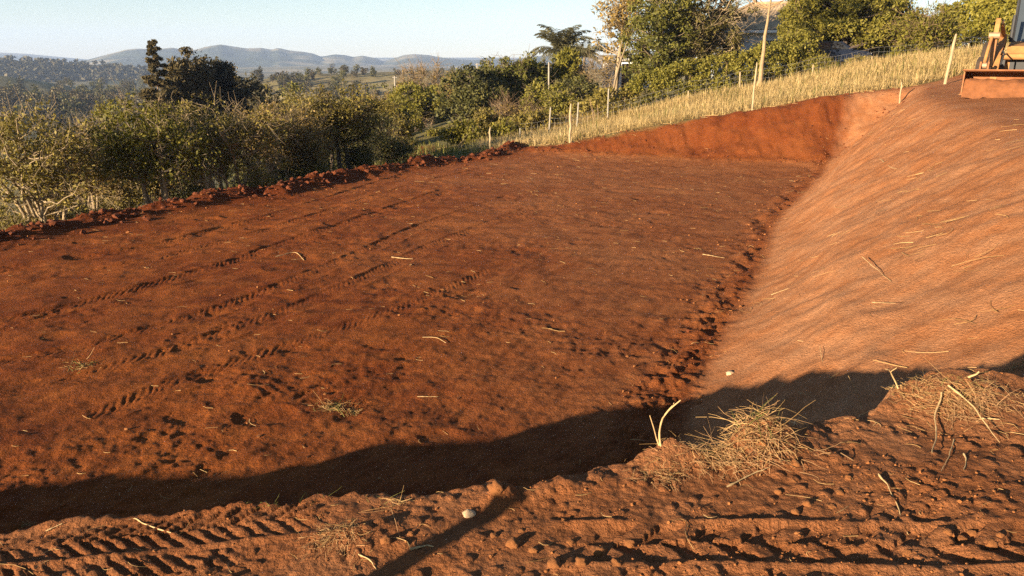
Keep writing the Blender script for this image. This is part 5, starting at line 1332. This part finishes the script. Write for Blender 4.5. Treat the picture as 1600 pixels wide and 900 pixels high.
# tufts: many strands from a turf mound
def strands(mb, rng, base, n, L, r, up, spread, curl=.5, K=6, dirv=None):
    a = rng.rand(n) * 6.28
    d = np.stack([np.cos(a) * spread, np.sin(a) * spread, up + .4 * rng.normal(size=n)], 1)
    if dirv is not None: d += np.array(dirv)
    d /= np.linalg.norm(d, axis=1, keepdims=True)
    ln = L * np.exp(.35 * rng.normal(size=n)).clip(.4, 2)
    t = np.linspace(0, 1, K)
    c = rng.normal(size=(n, 3)) * curl; c[:, 2] -= curl * .9
    P = base[:, None] + d[:, None] * (ln[:, None] * t)[..., None] + c[:, None] * (ln[:, None] * t ** 2 * .5)[..., None] + rng.normal(size=(n, K, 3)) * .02 * L * t[None, :, None]
    V, F = tubes(P, (r * (.6 + .8 * rng.rand(n)))[:, None] * np.linspace(1, .35, K)[None], 3); mb.add(V, F)
    return P
def tuft(uv, rx, ry, n, L, label, seed, r=.0022, green=0, name='grass_clump', spread=1.0, up=.5, lie=None, roots=0, floor=.0):
    c = hit(*uv); rng = np.random.RandomState(seed)
    root = empty(name, c, 0, label, 'grass clump')
    q = rng.normal(size=(n, 2)) * np.array([rx, ry]) * .6
    base = np.stack([q[:, 0], q[:, 1], gzs(c[0] + q[:, 0], c[1] + q[:, 1]) - c[2]], 1)
    mb = MB(); h_ = n // 2; strands(mb, rng, base[:h_], h_, L, r, up, spread, .8, dirv=lie)
    m3 = MB(); strands(m3, rng, base[h_:], n - h_, L * .85, r * .9, up, spread, .9, dirv=lie); m3.build('withered_strands', M_root, root)
    # mat of dead stems lying on the mound
    m = int(n * .9); q = rng.normal(size=(m, 2)) * np.array([rx, ry]) * .9
    b2 = np.stack([q[:, 0], q[:, 1], gzs(c[0] + q[:, 0], c[1] + q[:, 1]) - c[2] + .012], 1)
    strands(mb, rng, b2, m, L * .6, r * .8, .15, 1.0, .25)
    mb.build('dry_strands', M_straw, root)
    if green:
        mb = MB(); q = rng.normal(size=(green, 2)) * np.array([rx, ry]) * .7
        b3 = np.stack([q[:, 0], q[:, 1], gzs(c[0] + q[:, 0], c[1] + q[:, 1]) - c[2]], 1)
        strands(mb, rng, b3, green, L * .8, r * 1.3, .8, .9, .5, dirv=(0, .2, 0)); mb.build('green_blades', M_blade, root)
    if roots:
        mb = MB(); q = rng.normal(size=(roots, 2)) * np.array([rx, ry]) * .8; q[:, 1] -= ry * .8
        b4 = np.stack([q[:, 0], q[:, 1], gzs(c[0] + q[:, 0], c[1] + q[:, 1]) - c[2] + .01], 1)
        strands(mb, rng, b4, roots, L * .9, r * 1.1, .0, 1.0, .3, dirv=(0, -.6, -.1)); mb.build('root_hairs', M_root, root)
    return root
tuft((1175, 668), .12, .07, 130, .11, 'biggest tangled clump of dry grass with green blades, on the rim of the near bank', 1, .0015, 20, spread=.95, up=.5, roots=150)
tuft((1110, 712), .09, .06, 150, .075, 'flattened dry grass and root hairs under the big tangled clump', 2, .0010, 0, spread=1.0, up=.2, roots=160)
tuft((1500, 618), .13, .07, 150, .085, 'broad low turf mound with root hairs on the rim at the right', 3, .0010, 14, spread=1.0, up=.18, roots=260)
tuft((1425, 608), .08, .06, 60, .05, 'sparse fuzzy tuft on the left shoulder of the right-hand turf mound', 4, .0009, 16, spread=1.0, up=.4, roots=40)
tuft((525, 838), .07, .045, 80, .05, 'small dry tuft beside a dark hollow in the near bank', 5, .0009, 0, spread=1.0, up=.25, roots=70)
tuft((618, 792), .02, .015, 22, .08, 'little fan of straw at the top of the dark hollow in the near bank', 6, .0012, 0, spread=.7, up=.3, lie=(-.5, -.4, 0))
tuft((1035, 740), .06, .05, 80, .045, 'thin mat of root hairs below the forked dry sprout', 7, .0008, 0, spread=1.0, up=.2, roots=60)
tuft((42, 822), .05, .03, 30, .06, 'low wiry weed on the rim at the far left of the near bank', 8, .0011, 10, spread=1.0, up=.3)
tuft((1592, 574), .08, .05, 50, .10, 'dry weeds hanging into the corner at the right edge above the shadow', 9, .0014, 8, spread=1.0, up=.3, lie=(-.4, 0, 0))
tuft((515, 640), .13, .08, 40, .15, 'uprooted green weed lying on the levelled earth near the shadow', 10, .0034, 22, spread=1.0, up=.5)
tuft((548, 646), .07, .05, 24, .12, 'smaller pale weed right of the uprooted green weed on the levelled earth', 11, .0034, 10, spread=1.0, up=.5)
tuft((130, 572), .16, .14, 20, .12, 'dark uprooted turf lying in a hollow at the left of the levelled earth', 12, .0034, 30, spread=1.0, up=.3)
for i, (u, v) in enumerate(((352, 795), (392, 790), (480, 786), (508, 784), (560, 772), (430, 792), (600, 790), (690, 768), (708, 764), (890, 742), (925, 730), (1290, 648), (1215, 664))):
    p = hit(u, v - 3); rng = np.random.RandomState(60 + i); mb = MB()
    k = 7; strands(mb, rng, rng.normal(size=(k, 3)) * np.array([.02, .012, 0]), k, .035 + .02 * rng.rand(), .0010, .7, .9, .7)
    o = mb.build('grass_sprig', M_blade); o.location = p + np.array([0, 0, -.005])
    tag(o, 'thin sprig of grass sprouting from the rim of the near bank', 'grass sprig', 'grass sprigs on the rim of the near bank')

# straw litter left all over the site: nobody could count it
def litter(name, pts, seed, Lr, r, mat, lift=.006, K=4, bend=.25):
    rng = np.random.RandomState(seed); n = len(pts)
    a = rng.rand(n) * 6.28; ln = rng.uniform(*Lr, n) * np.exp(.3 * rng.normal(size=n)); t = np.linspace(-.5, .5, K)
    bx = rng.normal(size=n) * bend
    dx = np.cos(a)[:, None] * ln[:, None] * t - np.sin(a)[:, None] * (bx * ln)[:, None] * (t ** 2) * 2
    dy = np.sin(a)[:, None] * ln[:, None] * t + np.cos(a)[:, None] * (bx * ln)[:, None] * (t ** 2) * 2
    X = pts[:, :1] + dx; Y_ = pts[:, 1:2] + dy
    Z = gzs(X.ravel(), Y_.ravel()).reshape(X.shape)
    zl = Z.max(1, keepdims=True) * .5 + Z * .5
    P = np.stack([X, Y_, zl + lift], -1)
    rr = (r[0] + (r[1] - r[0]) * rng.rand(n))[:, None] * np.ones((1, K)) * np.linspace(1, .6, K)[None]
    V, F = tubes(P, rr, 3)
    return tag(MB().add(V, F).build(name, mat), kind='stuff')
_rng = np.random.RandomState(77)
n = 9000; gx = _rng.uniform(-16, 17, n); gy = _rng.uniform(6.5, 35, n)
dT, _s = sdist(gx, gy, TOE); dB, _s = sdist(gx, gy, BACK); dW, _s = sdist(gx, gy, ROW)
k = (dW > .3) & (dB > -2) & (np.abs(gx / gy) < .7) & (_rng.rand(n) < .10 + .4 * sstep(0, .5, pnoise(gx / 2, gy / 2, 79)) + .0 * (dT > 0)) & (dT < 5.5) & ((dT < .1) | (_rng.rand(n) < .35))
litter('straw_litter', np.stack([gx[k], gy[k]], 1), 78, (.04, .18), (.0016, .004), M_straw, .005)
# wisps of straw caught on the slope
P = []
for u, v, n, s in ((1455, 265, 26, .35), (1420, 300, 18, .3), (1460, 340, 30, .35), (1455, 370, 26, .3), (1430, 410, 12, .25), (1545, 330, 10, .2), (1525, 410, 16, .2), (1410, 175, 40, .45), (1395, 200, 26, .5), (1590, 225, 26, .3), (1585, 200, 16, .3), (1540, 490, 12, .2), (1580, 500, 14, .25), (1310, 330, 10, .3), (1270, 400, 10, .3), (1350, 345, 14, .4), (1185, 480, 26, .25), (1240, 610, 16, .2), (1430, 560, 10, .15)):
    c = hit(u, v); q = _rng.normal(size=(max(3, n // 3), 2)) * s * .8; P.append(c[:2] + q)
litter('straw_wisps', np.concatenate(P), 80, (.10, .34), (.0022, .0048), M_straw, .012)
n = 420; gx = _rng.uniform(-2.4, 3.4, n); gy = _rng.uniform(2.0, 4.2, n); ye = np.interp(gx, EDGE[:, 0], EDGE[:, 1]); k = gy < ye
litter('root_hair_litter', np.stack([gx[k], gy[k]], 1), 81, (.02, .09), (.0007, .0016), M_straw, .003, bend=.5)
# loose crumbs of earth: stuff
def crumbs(name, pts, size, seed, mat):
    rng = np.random.RandomState(seed); n = len(pts)
    ico = np.array([(0, 0, 1), (.89, 0, .45), (.28, .85, .45), (-.72, .53, .45), (-.72, -.53, .45), (.28, -.85, .45), (.72, .53, -.45), (-.28, .85, -.45), (-.89, 0, -.45), (-.28, -.85, -.45), (.72, -.53, -.45), (0, 0, -1)])
    fc = np.array([(0, 1, 2), (0, 2, 3), (0, 3, 4), (0, 4, 5), (0, 5, 1), (1, 6, 2), (2, 7, 3), (3, 8, 4), (4, 9, 5), (5, 10, 1), (6, 7, 2), (7, 8, 3), (8, 9, 4), (9, 10, 5), (10, 6, 1), (11, 7, 6), (11, 8, 7), (11, 9, 8), (11, 10, 9), (11, 6, 10)])
    s = size[0] * (size[1] / size[0]) ** (rng.rand(n) ** 2.2)
    V = ico[None] * (1 + .28 * rng.normal(size=(n, 12, 1))) * s[:, None, None] * np.array([1, 1, .75])
    a = rng.rand(n) * 6.28; ca, sa = np.cos(a)[:, None], np.sin(a)[:, None]
    V = np.stack([V[..., 0] * ca - V[..., 1] * sa, V[..., 0] * sa + V[..., 1] * ca, V[..., 2]], -1)
    Z = gzs(pts[:, 0], pts[:, 1])
    V = V + np.stack([pts[:, 0], pts[:, 1], Z + s * .3], -1)[:, None]
    F = (np.arange(n) * 12)[:, None, None] + fc[None]
    return tag(MB().add(V.reshape(-1, 3), F.reshape(-1, 3)).build(name, mat), kind='stuff')
n = 26000; gx = _rng.uniform(-16, 13, n); gy = _rng.uniform(5, 34, n)
dT, _s = sdist(gx, gy, TOE); dB, _s = sdist(gx, gy, BACK); dW, _s = sdist(gx, gy, ROW)
w = .10 * (dT < .2) * sstep(-.1, .5, pnoise(gx / 2.6, gy / 2.6, 60)) + .85 * np.exp(-((dT + .2) / .45) ** 2) * sstep(-.3, .4, pnoise(gx / 1.2, gy / 1.2, 87)) + .5 * np.exp(-((dW - .4) / .5) ** 2) + .35 * np.exp(-((dB + .1) / .4) ** 2)
k = (_rng.rand(n) < w) & (np.abs(gx / gy) < .72) & (dW > -.8)
crumbs('loose_crumbs', np.stack([gx[k], gy[k]], 1), (.006, .030), 82, M_clod)
n = 14000; gx = _rng.uniform(-2.4, 3.4, n); gy = _rng.uniform(2.0, 4.2, n); ye = np.interp(gx, EDGE[:, 0], EDGE[:, 1])
k = (gy < ye - .01) & (_rng.rand(n) < .15 + .85 * sstep(.25, .6, ye - gy) * sstep(-.2, .3, pnoise(gx * 1.7, gy * 2.5, 113)))
crumbs('near_crumbs', np.stack([gx[k], gy[k]], 1), (.0015, .007), 83, M_clod)
n = 2400; t = _rng.rand(n) * 60; seg = np.array(ROW); sl = np.concatenate([[0], np.cumsum(np.linalg.norm(np.diff(seg, axis=0), axis=1))]); t = _rng.rand(n) * sl[-1]
q = np.stack([np.interp(t, sl, seg[:, 0]), np.interp(t, sl, seg[:, 1])], 1) + _rng.normal(size=(n, 2)) * .38
k = (q[:, 1] > 12) & (q[:, 1] < 40) & (np.abs(q[:, 0] / q[:, 1]) < .75) & (q[:, 0] < .5)
crumbs('spoil_clods', q[k], (.015, .10), 84, M_moist)
n = 700; gx = _rng.uniform(1, 13, n); gy = _rng.uniform(7, 31, n); dT, _s = sdist(gx, gy, TOE); k = _rng.rand(n) < np.exp(-((dT + .25) / .3) ** 2)
crumbs('toe_clods', np.stack([gx[k], gy[k]], 1), (.012, .05), 85, M_moist)
n = 5000; gx = _rng.uniform(-2, 16, n); gy = _rng.uniform(29, 36, n); dB, _s = sdist(gx, gy, BACK); dG, _s = sdist(gx, gy, GRASS); k = (dB < .3) & (dG > -.25) & (_rng.rand(n) < .12 + .8 * np.exp(-(dG / .25) ** 2) + .5 * np.exp(-((dB) / .4) ** 2))
crumbs('bank_clods', np.stack([gx[k], gy[k]], 1), (.012, .06), 86, M_moist)
n = 1500; gx = _rng.uniform(-2, 17, n); gy = _rng.uniform(31, 38, n); dG, _s = sdist(gx, gy, GRASS); k = np.abs(dG) < .35
litter('fallen_grass', np.stack([gx[k], gy[k]], 1), 87, (.15, .5), (.004, .009), M_straw, .03)
# the stake beside the viewpoint whose shadow falls across the near bank
_a = hit(806, 774); _L = 3.0; _t = _a[2] + _L * math.tan(rad(SUN_EL))
_bx, _by = _a[0] - _L * math.sin(rad(SUN_AZ)), _a[1] - _L * math.cos(rad(SUN_AZ)); _bz = gz(_bx, _by)
mb = MB(); V, F = tubes(np.array([[(0, 0, -.2), (.01, 0, .3), (.0, .01, _t - _bz)]]), np.array([[.05, .045, .04]]), 9); mb.add(V, F)
o = mb.build('wooden_stake', M_post, smooth=True); o.location = (_bx, _by, _bz)
tag(o, 'short stake beside the viewpoint, known only by its shadow across the near bank', 'stake')
# ---------------------------------------------------------------- the air
def build_haze():
    mb = MB(); V, F = box((0, 3800, 110), (13600, 10800, 340)); mb.add(V, F)
    m = bpy.data.materials.new('valley_air'); m.use_nodes = True
    nt = m.node_tree; nt.nodes.remove(nt.nodes['Principled BSDF'])
    pv = nt.nodes.new('ShaderNodeVolumePrincipled')
    pv.inputs['Color'].default_value = (.50, .66, 1.0, 1)
    pv.inputs['Density'].default_value = .00013
    pv.inputs['Anisotropy'].default_value = 0.0
    nt.links.new(pv.outputs[0], nt.nodes['Material Output'].inputs['Volume'])
    o = mb.build('haze', m); o['kind'] = 'stuff'
    return o
build_haze()
